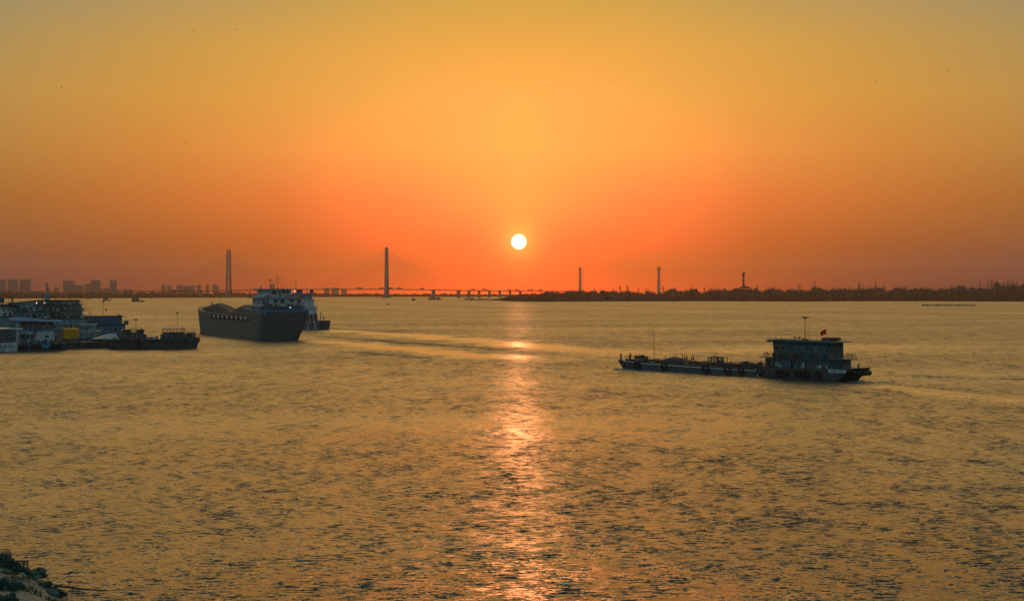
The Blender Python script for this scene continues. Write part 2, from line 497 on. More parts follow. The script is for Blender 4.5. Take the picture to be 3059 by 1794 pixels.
m_bank = mat('bank_mud', (0.11, 0.085, 0.06), 0.9, var=0.5, scale=0.02)
m_wood = mat('woodland', (0.048, 0.046, 0.034), 0.95, var=0.6, scale=0.05, stain=(0.018, 0.026, 0.020))
m_bark = mat('bark', (0.07, 0.055, 0.045), 0.9, var=0.4)
m_leaf = mat('foliage', (0.045, 0.052, 0.032), 0.9, var=0.6, scale=0.4, stain=(0.014, 0.024, 0.018))

def lerp_pts(pts, x):
    for (x0, v0), (x1, v1) in zip(pts[:-1], pts[1:]):
        if x <= x1: return v0 + (v1 - v0) * max(0.0, (x - x0) / (x1 - x0))
    return pts[-1][1]

# near bank on the right: shoreline rows read at water level
SH = [(1400, 896.4), (1440, 896.8), (1475, 897.6), (1530, 899.4), (1600, 900.8), (1700, 900.4), (1800, 899.6), (2000, 899.5), (2120, 898.8),
      (2250, 899.5), (2400, 900.0), (2520, 899.0), (2700, 899.0), (3059, 900.0), (3400, 901.0), (3900, 902.0)]
front = [(PX(x, DY(y)), DY(y)) for x, y in SH]
back = []
for i, (x, y) in enumerate(SH):
    D = DY(y) + (5 if i == 0 else 30 if i == 1 else 120 if i == 2 else 400 if i == 3 else 1500)
    back.append((PX(x + (60 if i < 3 else 20), D), D))
tag(sheet('right_bank_ground', front, back, -0.6, 2.6, m_bank, seed=1), kind='structure')
# sand bars off the tip
b = MB()
for (x0, x1, y, h) in ((1372, 1492, 897.9, 0.5), (1425, 1490, 894.5, 0.8)):
    D = DY(y); pts = [(PX(x0 + (x1 - x0) * k / 10, D + 3 * math.sin(k)), D + 5 * math.sin(k * 1.7)) for k in range(11)]
    vs = [(px, py - 6 * math.sin(math.pi * k / 10) - 1, -0.3) for k, (px, py) in enumerate(pts)] + [(px, py, h) for px, py in pts] + [(px, py + 12, -0.3) for px, py in pts]
    fs = [(r * 11 + k, r * 11 + k + 1, (r + 1) * 11 + k + 1, (r + 1) * 11 + k) for r in (0, 1) for k in range(10)]
    b._add(vs, fs)
tag(b.build('sand_bar', m_bank), kind='structure')
# far bank on the left, behind the bridge
SF = [(-900, 892), (-200, 891.5), (100, 891), (300, 890.6), (500, 889.4), (700, 888.0), (900, 886.8), (1100, 886.2), (1300, 885.8), (1480, 885.6), (1700, 885.4), (2100, 885.0)]
front = [(PX(x, DY(y)), DY(y)) for x, y in SF]
back = [(PX(x, 8400.0), 8400.0) for x, y in SF]
tag(sheet('far_bank_ground', front, back, -0.6, 1.8, m_bank, seed=2), kind='structure')
# ground behind the camera and to the left, so that the river has its own shore
m_ground = mat('shore_ground', (0.19, 0.165, 0.135), 0.95, var=0.6, scale=1.6, bump=0.9, stain=(0.055, 0.065, 0.05))

def woods(name, top, shore_px, D0f, depth, step, seed, label, sticks, zr=(0.75, 1.05), leaf=0.8, per=26):
    """a wood that reads as one mass: an uneven dark core, thousands of small leaf clumps and bare stems"""
    rnd = random.Random(seed); b = MB()
    V = []; Fc = []
    def fleck(x, y, z, q):
        k = len(V); a = rnd.uniform(0, 3.14); ca, sa = math.cos(a) * q, math.sin(a) * q; h = q * rnd.uniform(.5, 1.1); lx = rnd.uniform(-.4, .4) * q
        V.extend([(x - ca, y - sa, z - h * rnd.uniform(.2, .8)), (x + ca * .2 + lx, y, z - h), (x + ca, y + sa, z + h * rnd.uniform(-.2, .6)), (x - lx, y, z + h)])
        Fc.append((k, k + 1, k + 2, k + 3))
    x = shore_px[0]; wob = 0.0
    while x < shore_px[1]:
        D = D0f(x); wob = wob * .75 + rnd.uniform(-.13, .13)
        yt = lerp_pts(top, x)
        for layer in range(2):
            D2 = D + (rnd.uniform(0, .12) if layer == 0 else rnd.uniform(.3, 1)) * depth
            zt = max(0.8, PZ(yt, D2) * (rnd.uniform(*zr) + wob) * (.78 if layer == 0 else 1.0))
            w = zt * rnd.uniform(.16, .34) + 0.7
            X = PX(x, D2)
            b.blob((X, D2, zt * 0.40), w, w, zt * 0.44, rnd.random(), n=6, m=5, rough=0.35)
            for i in range(per):
                u = rnd.random() ** .7; r = w * 1.35 * (1 - .55 * u) * rnd.uniform(.6, 1.15); a = rnd.uniform(3.3, 6.1)
                fleck(X + math.cos(a) * r, D2 + math.sin(a) * r, zt * u * .93, leaf * rnd.uniform(.5, 1.3))
            if sticks and zt > 6 and rnd.random() < sticks:
                for k in range(rnd.randint(2, 5)):
                    xx = X + rnd.uniform(-w, w) * 1.3; top_z = zt * rnd.uniform(0.98, 1.20); lean = rnd.uniform(-0.8, 0.8)
                    b.tube((xx, D2, zt * 0.4), (xx + lean, D2, top_z), 0.18, 0.08, n=3, cap=False)
                    for q in range(4):
                        zq = zt * 0.7 + (top_z - zt * 0.7) * rnd.uniform(0, 0.7)
                        b.tube((xx + lean * 0.6, D2, zq), (xx + lean + rnd.uniform(-1.6, 1.6), D2, min(top_z, zq + rnd.uniform(1, 2.6))), 0.09, 0.04, n=3, cap=False)
        x += step * rnd.uniform(0.5, 1.5)
    b._add(V, Fc)
    o = b.build(name, m_wood)
    tag(o, label, 'woodland', kind='stuff')
    return o

def Dshore(x): return DY(lerp_pts(SH, x))
def Dfar(x): return DY(lerp_pts(SF, x))
TOP_R = [(1462, 896), (1478, 892), (1500, 888), (1520, 882), (1560, 876), (1600, 871), (1650, 868.5), (1720, 867.5), (1800, 866.5), (1900, 867), (1960, 868), (2050, 865),
         (2150, 864), (2300, 862.5), (2400, 861), (2500, 860), (2600, 859.5), (2700, 860), (2750, 858), (2850, 856), (2900, 856), (2940, 853), (3000, 850), (3059, 852), (3500, 850)]
woods('riverside_wood', TOP_R, (1468, 3300), lambda x: Dshore(x) + 14, 120.0, 1.7, 5,
      'dark strip of bare winter woodland along the far right bank', 0.45)
TOP_F = [(-400, 868), (0, 866), (180, 868), (300, 868), (350, 870), (500, 871), (640, 871), (700, 872), (900, 873), (1100, 874), (1250, 875), (1400, 876), (1500, 877), (2000, 876)]
woods('hazy_wood', TOP_F, (-350, 1760), lambda x: Dfar(x) + 15, 250.0, 2.2, 6,
      'low hazy strip of trees on the far bank under the bridge', 0.0, (0.6, 1.0), 1.5, 12)

# ------------------------------------------------------------------ cable-stayed bridge
m_conc = mat('bridge_concrete', (0.19, 0.17, 0.155), 0.85, scale=0.05)
m_cable = mat('stay_cable', (0.16, 0.15, 0.14), 0.7)
m_steel = mat('dark_steel', (0.06, 0.065, 0.07), 0.6)
BA = Vector((math.cos(R(5.7)), -math.sin(R(5.7)), 0)); BT = Vector((-BA.y, BA.x, 0))
BP2 = Vector((-394.0, 4470.0, 0))
def bl(px):     # distance along the bridge axis at photo column px
    k = (px - 1529.5) / F
    return (k * BP2.y - BP2.x) / (BA.x - k * BA.y)
def deck_z(L):
    return lerp_pts([(-900, 20.5), (-700, 21.5), (-509, 23.0), (-420, 25.0), (-280, 27.2), (0, 27.9), (120, 26.4), (240, 24.0), (400, 22.4), (520, 21.4), (700, 20.5)], L)
bridge = empty('cable_stayed_bridge', BP2, math.atan2(BA.y, BA.x))
tag(bridge, 'long cable stayed bridge with two tall twin column pylons crossing the river in the haze', 'bridge')
b = MB()
Ls = [-860 + 40 * i for i in range(38)]
for L0, L1 in zip(Ls[:-1], Ls[1:]):
    z0, z1 = deck_z(L0), deck_z(L1)
    b.loft([[Vector((L0, -14, z0)), Vector((L0, 14, z0)), Vector((L0, 9, z0 - 2.4)), Vector((L0, -9, z0 - 2.4))],
            [Vector((L1, -14, z1)), Vector((L1, 14, z1)), Vector((L1, 9, z1 - 2.4)), Vector((L1, -9, z1 - 2.4))]], cap=False)
b.build('deck', m_conc, bridge)
b = MB()
for L0, L1 in zip(Ls[:-1], Ls[1:]):
    for t in (-13.8, 13.8):
        b.tube((L0, t, deck_z(L0) + 1.1), (L1, t, deck_z(L1) + 1.1), 0.12, n=4, cap=False)
        for k in range(5):
            q = L0 + 8 * k
            b.box(q - 0.1, q + 0.1, t - 0.1, t + 0.1, deck_z(q) - 0.1, deck_z(q) + 1.1)
b.build('railing', m_steel, bridge)
for L, ztop in ((-509.0, 154.0), (0.0, 160.0)):
    py = MB()
    for s in (-1, 1):
        rings = []
        for z, off, wx, wy in ((-2, 22, 4.6, 4.2), (24, 19.5, 3.9, 3.6), (70, 16.5, 3.3, 3.1), (110, 14.6, 3.0, 2.8), (ztop - 8, 13.2, 2.8, 2.6), (ztop - 3, 13.2, 2.0, 1.9), (ztop, 13.2, 0.8, 0.8)):
            ring = []
            for a in range(8):
                q = math.pi / 8 + a * math.pi / 4
                ring.append(Vector((L + wx * 1.06 * math.cos(q), s * off + wy * 1.06 * math.sin(q), z)))
            rings.append(ring)
        py.loft(rings)
    p = py.build('pylon', m_conc, bridge)
    for z, off in ((deck_z(L) - 5.2, 19), (92, 15), (123, 14)):
        c = MB(); c.box(L - 2.2, L + 2.2, -off, off, z - 2.6, z + 2.6); c.build('crossbeam', m_conc, p)
    c = MB(); c.box(L - 9, L + 9, -30, 30, -2.2, 3.2); c.build('footing', m_conc, p)
    for side in (-1, 1):
        for k in range(13):
            reach = 22 + 18.2 * k; zt = ztop - 12 - (12 - k) * 4.2
            cb = MB()
            for s in (-1, 1):
                cb.tube((L, s * 13.6, zt), (L + side * reach, s * 12.5, deck_z(L + side * reach) + 0.2), 0.16, n=4, cap=False)
            cb.build('stay_cable', m_cable, bridge)
for px in (1295, 1370, 1401, 1431.5, 1462, 1493, 1523.5, 1554):
    L = bl(px); w = 4.2 if px < 1390 else 3.0; z = deck_z(L) - 2.4
    c = MB()
    c.box(L - w, L + w, -10, 10, -2, z - 2.2)
    c.loft([[Vector((L + a * w, q * 10, z - 2.2)) for a, q in ((-1, -1), (1, -1), (1, 1), (-1, 1))],
            [Vector((L + a * w * 1.25, q * 13, z)) for a, q in ((-1, -1), (1, -1), (1, 1), (-1, 1))]])
    c.build('pier', m_conc, bridge)
for L in (-600, -690, -760, -830):
    c = MB(); c.box(L - 2.6, L + 2.6, -9, 9, -2, deck_z(L) - 2.4); c.build('pier', m_conc, bridge)

# lorries crossing it
m_lorry = mat('lorry_paint', (0.10, 0.08, 0.08), 0.6)
m_tyre = mat('tyre_rubber', (0.012, 0.013, 0.014), 0.9)
def make_lorry():
    o = empty('lorry')
    b = MB(); b.box(-1.9, 8.4, -1.25, 1.25, 1.15, 4.0); b.box(-2.2, 8.4, -0.5, 0.5, 0.85, 1.15); b.build('cargo_box', m_lorry, o, bevel=0.05)
    b = MB(); b.loft([[Vector((-2.3, y, z)) for y, z in ((-1.2, 0.7), (1.2, 0.7), (1.2, 3.3), (-1.2, 3.3))], [Vector((-4.6, y, z)) for y, z in ((-1.2, 0.7), (1.2, 0.7), (1.1, 2.9), (-1.1, 2.9))]])
    b.build('cab', m_steel, o)
    for x in (-3.6, -0.6, 5.4, 6.8):
        for y in (-1.1, 1.1):
            b = MB(); b.tube((x, y - 0.17, 0.52), (x, y + 0.17, 0.52), 0.52, n=10); b.build('wheel', m_tyre, o)
    return o
lo = make_lorry()
spots = [(1072, -1, 'lorry on the bridge deck midway between the two pylons and nearest the left'), (1139, -1, 'lorry on the deck just left of the taller pylon'),
         (1171, 1, 'lorry on the deck just right of the taller pylon'), (1197, 1, 'second lorry right of the taller pylon'),
         (1265, 1, 'lorry just left of the widest bridge pier'), (1411, -1, 'lorry above the gap after the third pier from the pylon'),
         (1452, 1, 'lorry above the fifth pier from the pylon'), (1520, -1, 'lorry above the seventh pier close to the wooded spit'),
         (1548, 1, 'lorry above the last visible pier at the wooded spit'), (1582, -1, 'lorry where the deck passes behind the low end of the wooded spit'),
         (1617, 1, 'rightmost lorry on the deck over the wooded spit')]
for i, (px, sd, lab) in enumerate(spots):
    o = lo if i == 0 else copy_tree(lo)
    L = bl(px)
    p = BP2 + BA * L + BT * (-8.0 if sd < 0 else -11.0)
    o.location = (p.x, p.y, deck_z(L) + 0.05)
    o.rotation_euler = (0, 0, math.atan2(BA.y, BA.x) + (math.pi if sd > 0 else 0))
    sc = (1.35, 0.95, 1.12)[i % 3]
    o.scale = (sc, 1, 1.12)
    tag(o, 'dark ' + lab, 'lorry', 'lorries crossing the cable stayed bridge')

# ------------------------------------------------------------------ unfinished pylons and towers on the right
def ring8(x, y, z, wx, wy):
    return [Vector((x + wx * a, y + wy * c, z)) for a, c in ((-1, -0.6), (-0.6, -1), (0.6, -1), (1, -0.6), (1, 0.6), (0.6, 1), (-0.6, 1), (-1, 0.6))]
D = 8000.0
o = empty('unfinished_pylon', (PX(1733, D), D, 0)); k = D / F
tag(o, 'unfinished tapering concrete pylon with a thin crane beside it, rising out of the woods', 'pylon')
zt = PZ(799, D)
b = MB(); b.loft([ring8(0, 0, 0, 4.9 * k, 5), ring8(0, 0, PZ(866, D), 4.6 * k, 5), ring8(0, 0, PZ(835, D), 3.9 * k, 4.5), ring8(0, 0, zt - 3, 3.4 * k, 4), ring8(0, 0, zt, 3.4 * k, 4)])
col_ = b.build('shaft', m_conc, o)
b = MB(); b.box(-3.9 * k, 3.9 * k, -5, 5, zt - 1.0, zt + 1.6); b.build('work_platform', m_steel, o)
o2 = empty('tower_crane', (PX(1742, D), D - 6, 0))
tag(o2, 'slim lattice tower crane standing right of the unfinished pylon', 'crane')
def lattice(b, x, y, z0, z1, w, step, r=0.18):
    for sx in (-1, 1):
        for sy in (-1, 1): b.tube((x + sx * w, y + sy * w, z0), (x + sx * w, y + sy * w, z1), r, n=4)
    z = z0; f = 1
    while z < z1 - 0.1:
        zn = min(z + step, z1)
        for sy in (-1, 1): b.tube((x - f * w, y + sy * w, z), (x + f * w, y + sy * w, zn), r * 0.7, n=3)
        for sx in (-1, 1): b.tube((x + sx * w, y - f * w, z), (x + sx * w, y + f * w, zn), r * 0.7, n=3)
        f = -f; z = zn
b = MB(); lattice(b, 0, 0, 0, zt + 6, 1.5, 6.0, 0.32); b.build('mast', m_steel, o2)
b = MB(); b.tube((0, 0, zt + 5), (-46, 0, zt + 34), 0.5, 0.3, n=4); b.tube((0, 0, zt + 5), (7, 0, zt + 4), 0.6, n=4); b.tube((0, 0, zt + 4), (-3, 0, zt + 30), 0.25, n=4)
b.tube((-3, 0, zt + 30), (-46, 0, zt + 34), 0.14, n=3); b.tube((-3, 0, zt + 30), (7, 0, zt + 4), 0.14, n=3); b.build('jib', m_steel, o2)
b = MB(); b.box(5, 8, -1, 1, zt + 1.5, zt + 4.5); b.build('counterweight', m_conc, o2)

o = empty('unfinished_pylon', (PX(1968, D), D, 0))
tag(o, 'unfinished concrete pylon with a wider scaffolded head, between the crane and the dark tower', 'pylon')
zt = PZ(799, D)
b = MB(); b.loft([ring8(0, 0, 0, 5.2 * k, 5), ring8(0, 0, PZ(858, D), 4.8 * k, 5), ring8(0, 0, PZ(820, D), 3.7 * k, 4.2), ring8(0, 0, zt, 3.5 * k, 4)])
b.build('shaft', m_conc, o)
b = MB()
for i in range(9):
    z = zt - 12 + i * 2.0
    b.box(-5.0 * k, 5.0 * k, -6, 6, z, z + 0.5)
for x in (-5.0, -2.5, 0, 2.5, 5.0):
    b.box(x * k - 0.3, x * k + 0.3, -6.1, -5.6, zt - 13, zt + 6); b.box(x * k - 0.3, x * k + 0.3, 5.6, 6.1, zt - 13, zt + 6)
b.tube((-1.5 * k, 0, zt), (-1.5 * k, 0, zt + 9), 0.4, n=4); b.build('scaffold', m_steel, o)

D = 2960.0; k = D / F
o = empty('round_tower', (PX(2221, D), D, 0))
tag(o, 'dark slender tower with a wider head standing among the riverside trees', 'tower')
zt = PZ(814, D)
b = MB(); b.tube((0, 0, 0), (0, 0, zt - 5), 3.4 * k, 2.9 * k, n=14); b.build('shaft', m_steel, o)
b = MB()
b.loft([[Vector((r * math.cos(q * math.pi / 7), r * math.sin(q * math.pi / 7), z)) for q in range(14)] for r, z in ((2.9 * k, zt - 8), (4.4 * k, zt - 5), (4.7 * k, zt - 4.8), (4.7 * k, zt - 0.6), (4.3 * k, zt))])
b.build('head', m_steel, o)
b = MB(); b.torus((0, 0, zt + 0.6), 4.0 * k, 0.12, (0, 0, 1), 14, 4)
for q in range(8): b.tube((4.0 * k * math.cos(q * .785), 4.0 * k * math.sin(q * .785), zt), (4.0 * k * math.cos(q * .785), 4.0 * k * math.sin(q * .785), zt + 0.7), 0.08, n=3)
b.build('railing', m_steel, o)

D = 3300.0
o = empty('lattice_mast', (PX(2434, D), D, 0))
tag(o, 'pale grey lattice mast rising above the woods right of the bushy tree', 'mast')
zt = PZ(838, D)
b = MB(); lattice(b, 0, 0, 0, zt, 1.5, 3.2, 0.22); b.build('frame', m_conc, o)
for i in range(4):
    b = MB(); b.box(-1.9, 1.9, -1.9, 1.9, zt - 4 * i - 0.5, zt - 4 * i); b.build('platform', m_conc, o)
b = MB(); b.tube((1.1, 0, zt), (1.1, 0, zt + 8), 0.14, 0.07, n=4); b.build('aerial', m_steel, o)

def roofed(name, px, D, w, d, zw, zr, label, cat, mwall, mroof, up=0.0):
    o = empty(name, (PX(px, D), D, 0)); tag(o, label, cat)
    b = MB(); b.box(-w * .42, w * .42, -d * .42, d * .42, 0, zw); wall = b.build('wall', mwall, o)
    b = MB()
    b.loft([[Vector((sx * w * .5, sy * d * .5, zw + (up if sx else 0))) for sx, sy in ((-1, -1), (1, -1), (1, 1), (-1, 1))],
            [Vector((sx * w * .30, sy * d * .28, zw + (zr - zw) * .42)) for sx, sy in ((-1, -1), (1, -1), (1, 1), (-1, 1))],
            [Vector((sx * w * .12, sy * d * .04, zr)) for sx, sy in ((-1, -1), (1, -1), (1, 1), (-1, 1))]])
    b.build('roof', mroof, o)
    for i in range(4):
        b = MB(); x = -w * .3 + i * w * .2
        b.box(x - w * .05, x + w * .05, -d * .42 - 0.05, -d * .42 - 0.003, zw * .55, zw * .8); b.build('window', m_steel, wall)
    return o
roofed('pavilion', 2165, 2900, 9, 9, 22.0, 27.0, 'small pavilion roof peeping over the woods left of the dark tower', 'pavilion', m_wood, m_wood, 0.8)
roofed('hall', 2224, 2930, 34, 18, 24.5, 31.5, 'broad hipped roof hall at the foot of the dark tower', 'building', m_wood, m_wood, 1.5)
roofed('hall', 2202, 2935, 22, 14, 24.0, 26.5, 'low curved roof hall just left of the dark tower', 'building', m_wood, m_wood, 0.0)

# ------------------------------------------------------------------ hazy city on the left
m_tower_wall = mat('city_wall', (0.19, 0.18, 0.18), 0.9, scale=0.03)
CITY = [(-8, 16, 835, 5200), (24, 53, 834.5, 5200), (60, 90, 834, 5250), (92, 130, 868.5, 5400), (137, 148, 858, 5600), (161, 175, 860, 5600), (175, 184, 871, 5500),
        (190, 221, 838, 5100), (222, 249, 852, 5300), (255, 273, 848, 5250), (272, 299, 837, 5200), (299, 305, 865, 5300), (307, 328, 862, 5300), (329, 348, 838, 5150),
        (348, 363, 867, 5200), (368, 396, 865, 5300), (483, 494, 851, 6300), (500, 512, 853, 6300), (512, 526, 864, 6200), (528, 544, 852, 6400), (545, 562, 853.5, 6450),
        (563, 582, 852.5, 6400), (588, 600, 850, 6400), (615, 624, 850, 6500), (636, 646, 849, 6500), (646, 653, 853.5, 6500), (776, 782, 853, 6800), (805, 822, 847, 7000),
        (968, 984, 860, 7200), (990, 1012, 859, 7200), (1020, 1036, 862, 7200)]
where = ['cut by the left edge of the photo', 'second slab from the left edge', 'third slab from the left edge', 'long low block right of the three slabs', 'narrow rounded block behind the tall ship mast',
 'small block left of the broad pair', 'tiny low block left of the broad tower', 'broad flat topped tower alone in the middle of the skyline', 'lower block leaning on the broad tower', 'lower half of the stepped pair of towers',
 'taller half of the stepped pair of towers', 'thin low block right of the stepped pair', 'low square block between the stepped pair and the notched tower', 'slim tower with a notched top', 'low block at the foot of the notched tower',
 'last wide low block before the open bank', 'slim block at the left end of the distant row', 'slim block with a stepped roof in the distant row', 'low block in the distant row', 'left part of the long distant slab row',
 'middle part of the long distant slab row', 'right part of the long distant slab row', 'square block just right of the long distant row', 'narrow block halfway to the left pylon', 'taller of two joined blocks left of the left pylon',
 'lower of two joined blocks left of the left pylon', 'small faint block behind the bulk carrier roof', 'faint block behind the radar mast of the bulk carrier', 'very faint low block behind the deck left of the taller pylon',
 'very faint wide block behind the deck', 'very faint low block nearest the taller pylon']
for i, (x0, x1, y, D) in enumerate(CITY):
    D = D + 1100
    rnd = random.Random(i)
    o = empty('tower_block', (PX((x0 + x1) / 2, D), D, 0), -math.atan2(PX((x0 + x1) / 2, D), D))
    tag(o, 'hazy grey tower block, ' + where[i], 'building', 'tower blocks of the hazy city')
    w = (x1 - x0) / F * D / 2 * math.cos(math.atan2(PX((x0 + x1) / 2, D), D)) ** -1; z = PZ(y, D); dp = min(w, 14)
    b = MB()
    b.box(-w, w, -dp, dp, 0, z)
    nfl = int(z / 6)
    for q in range(1, nfl):
        b.box(-w - 0.3, w + 0.3, -dp - 0.3, -dp + 0.2, q * 6.0, q * 6.0 + 1.1)
    wall = b.build('wall', m_tower_wall, o)
    b = MB()
    if i == 13:
        b.box(-w, -w * .35, -dp, dp, z, z + 3.5); b.box(w * .3, w, -dp, dp, z, z + 4)
    else:
        q = rnd.uniform(-.4, .3) * w; b.box(q - w * .25, q + w * .3, -dp * .5, dp * .5, z, z + rnd.uniform(1.5, 3.0))
    b.build('roof_house', m_tower_wall, o)
    nw = max(2, int(w / 3.5)); b = MB()
    for c in range(nw):
        x = -w + (c + .5) * 2 * w / nw
        b.box(x - w / nw * .45, x + w / nw * .45, -dp - 0.42, -dp - 0.32, 3, z - 2)
    b.build('window_bay', m_steel, wall)

# ------------------------------------------------------------------ single trees standing above the woods
def bare_tree(px, ytop, D, spread, label, kind, ybase=866):
    rnd = random.Random(int(px * 7)); zt = PZ(ytop, D); o = empty('bare_tree' if kind == 'bare' else 'conifer_tree' if kind == 'conifer' else 'leafy_tree', (PX(px, D), D, 0))
    tag(o, label, 'tree', 'single trees above the right bank woods')
    w = spread / F * D
    if kind == 'bare':
        zf = max(4.0, PZ(ybase, D) * 0.7)
        b = MB(); b.tube((0, 0, 0), (0, 0, zf), 0.42, 0.32, n=5); b.tube((0, 0, zf), (rnd.uniform(-.4, .4), 0, zt), 0.32, 0.06, n=5); b.build('trunk', m_bark, o)
        b = MB()
        for i in range(26):
            u = rnd.uniform(0, 0.85); z0 = zf + (zt - zf) * u; a = rnd.uniform(0, 6.28); ln = w * rnd.uniform(.5, 1.0) * (1 - u * .5)
            up = (zt - z0) * rnd.uniform(.35, .95)
            e = Vector((math.cos(a) * ln, math.sin(a) * ln, z0 + up)); s = Vector((0, 0, z0))
            b.tube(s, e, 0.17, 0.05, n=3, cap=False)
            for q in range(4):
                m_ = s.lerp(e, rnd.uniform(.35, .9)); b.tube(m_, m_ + Vector((rnd.uniform(-1, 1) * w * .3, rnd.uniform(-1, 1) * w * .3, rnd.uniform(.4, 1.6))), 0.09, 0.04, n=3, cap=False)
        b.build('crown', m_bark, o)
    elif kind == 'conifer':
        b = MB(); b.tube((0, 0, 0), (0, 0, zt - 1), 0.4, 0.1, n=5); b.build('trunk', m_bark, o)
        b = MB(); zf = 8.0; n = 22
        for i in range(n):
            u = i / n; z = zf + (zt - zf) * u; r = w * (1 - u) ** .7 + .15
            b.blob((rnd.uniform(-.2, .2) * w, 0, z), r * rnd.uniform(.7, 1.15), r * rnd.uniform(.7, 1.1), (zt - zf) / n * 1.2, i, n=7, m=4, rough=.45)
        b.build('crown', m_leaf, o)
    else:
        zf = max(4.0, PZ(ybase, D) * 0.8)
        b = MB(); b.tube((0, 0, 0), (0, 0, zt * .8), 0.6, 0.2, n=5)
        for i in range(5): b.tube((0, 0, zf), (math.cos(i * 1.3) * w * .7, math.sin(i * 1.3) * w * .7, zf + (zt - zf) * .6), 0.22, 0.08, n=4)
        b.build('trunk', m_bark, o)
        b = MB()
        for i in range(60):
            a = rnd.uniform(0, 6.28); u = rnd.uniform(0, 1); rr = w * math.sqrt(rnd.random()) * (1 - .35 * u)
            r = rnd.uniform(.35, .95)
            b.blob((math.cos(a) * rr, math.sin(a) * rr, zf + (zt - zf) * u), r * 1.2, r * 1.2, r * .7, i, n=6, m=4, rough=.5)
        b.build('crown', m_leaf, o)
    return o
T = [(1776, 858, 'bare', 4, 'small bare tree left of a pair of bare trees near the first unfinished pylon'), (1852, 851, 'bare', 6, 'left of two bushy bare trees between the unfinished pylons'),
     (1875, 853, 'bare', 7, 'right of two bushy bare trees between the unfinished pylons'), (1907, 859, 'bare', 4, 'small bare tree midway between the unfinished pylons'),
     (1981, 853, 'bare', 5, 'dark bare tree at the foot of the scaffolded pylon'), (2018, 857, 'bare', 4, 'thin bare tree right of the scaffolded pylon'),
     (2064, 857, 'bare', 3, 'slender bare tree alone right of the scaffolded pylon'), (2104, 856, 'bare', 5, 'left of two fanned bare trees left of the pavilion'), (2125, 857, 'bare', 5, 'right of two fanned bare trees left of the pavilion'),
     (2262, 851, 'bare', 6, 'fanned bare tree just right of the dark tower'), (2310, 858, 'bare', 6, 'low bare tree midway between dark tower and bushy tree'),
     (2388, 846, 'leafy', 9, 'bushy leafy tree with stacked crown left of the grey lattice mast'), (2490, 857, 'bare', 7, 'wide bare tree right of the grey lattice mast'),
     (2539, 853, 'conifer', 2.6, 'short pointed conifer left of the tall conifer pair'), (2565, 840, 'conifer', 2.6, 'left tree of the tall conifer pair'), (2569, 838, 'conifer', 2.4, 'right tree of the tall conifer pair'),
     (2577, 847, 'conifer', 2.2, 'shorter conifer right of the tall conifer pair'), (2616, 837, 'conifer', 2.6, 'single tall spire shaped conifer'), (2642, 842, 'conifer', 1.4, 'very thin conifer behind the umbrella crowned tree'),
     (2640, 854, 'leafy', 12, 'flat umbrella crowned tree below the thin conifer'), (2705, 853, 'bare', 4, 'bare tree right of the umbrella crowned tree'), (2864, 847, 'bare', 6, 'round bare tree alone above the rowing boats'),
     (2882, 851, 'bare', 6, 'low bare tree right of the round bare tree'), (2928, 839, 'bare', 6, 'first bare tree of the tall clump at the right'), (2952, 836, 'bare', 7, 'second bare tree of the tall clump at the right'),
     (2963, 833, 'bare', 7, 'third bare tree of the tall clump at the right'), (2977, 832, 'bare', 6, 'fourth bare tree of the tall clump at the right'), (2998, 838, 'bare', 5, 'short bare tree in the gap of the tall clump'),
     (3012, 832, 'bare', 6, 'fifth tall bare tree near the right edge'), (3024, 829, 'bare', 6, 'tallest bare tree near the right edge'), (3037, 838, 'bare', 6, 'last bare tree at the right edge of the clump')]
for px, yt, kind, sp, lab in T:
    bare_tree(px, yt, Dshore(px) + 60 + (px * 13 % 50), sp, lab, kind)

# ------------------------------------------------------------------ vessel kit
m_hull = mat('hull_teal', (0.040, 0.085, 0.098), 0.6, var=0.5, scale=1.0, stain=(0.035, 0.026, 0.022), streak=0.35)
m_hull_dark = mat('hull_black', (0.020, 0.048, 0.054), 0.6, var=0.5, scale=0.5, stain=(0.030, 0.020, 0.016))
m_hull_grey = mat('hull_grey', (0.046, 0.100, 0.100), 0.7, var=0.5, scale=1.1, stain=(0.032, 0.036, 0.036), streak=0.3)
m_white = mat('white_paint', (0.52, 0.51, 0.50), 0.55, var=0.35, scale=1.3, stain=(0.13, 0.12, 0.115), streak=0.4)
m_teal = mat('teal_paint', (0.030, 0.110, 0.118), 0.6, var=0.5, scale=1.6, stain=(0.010, 0.018, 0.018), streak=0.45, spec=.25)
m_blue = mat('blue_paint', (0.008, 0.13, 0.24), 0.55, var=0.4, scale=0.5, stain=(0.015, 0.045, 0.08))
m_tealw = mat('pale_teal_paint', (0.17, 0.26, 0.265), 0.6, var=0.5, scale=1.3, stain=(0.022, 0.040, 0.042), streak=0.5)
m_win = mat('window_glass', (0.012, 0.018, 0.022), 0.12, spec=0.7, var=0.1)
m_letter = mat('white_lettering', (0.85, 0.88, 0.88), .6, var=.02)
m_rust = mat('rusty_steel', (0.09, 0.055, 0.035), 0.85, var=0.5, scale=1.2)
m_red = mat('red_cloth', (0.36, 0.05, 0.02), 0.8, var=0.15, scale=1.0)
m_redp = mat('red_paint', (0.20, 0.03, 0.035), 0.6)
_n = m_red.node_tree; _b = _n.nodes['Principled BSDF']; _t = _n.nodes.new('ShaderNodeBsdfTranslucent'); _t.inputs[0].default_value = (0.6, 0.11, 0.03, 1)
_x = _n.nodes.new('ShaderNodeMixShader'); _x.inputs[0].default_value = 0.6
_n.links.new(_b.outputs[0], _x.inputs[1]); _n.links.new(_t.outputs[0], _x.inputs[2]); _n.links.new(_x.outputs[0], _n.nodes['Material Output'].inputs['Surface'])
m_orange = mat('lifebuoy_orange', (0.45, 0.10, 0.03), 0.6)
m_yellow = mat('yellow_tarpaulin', (0.55, 0.22, 0.008), 0.8, var=0.3, scale=0.7)
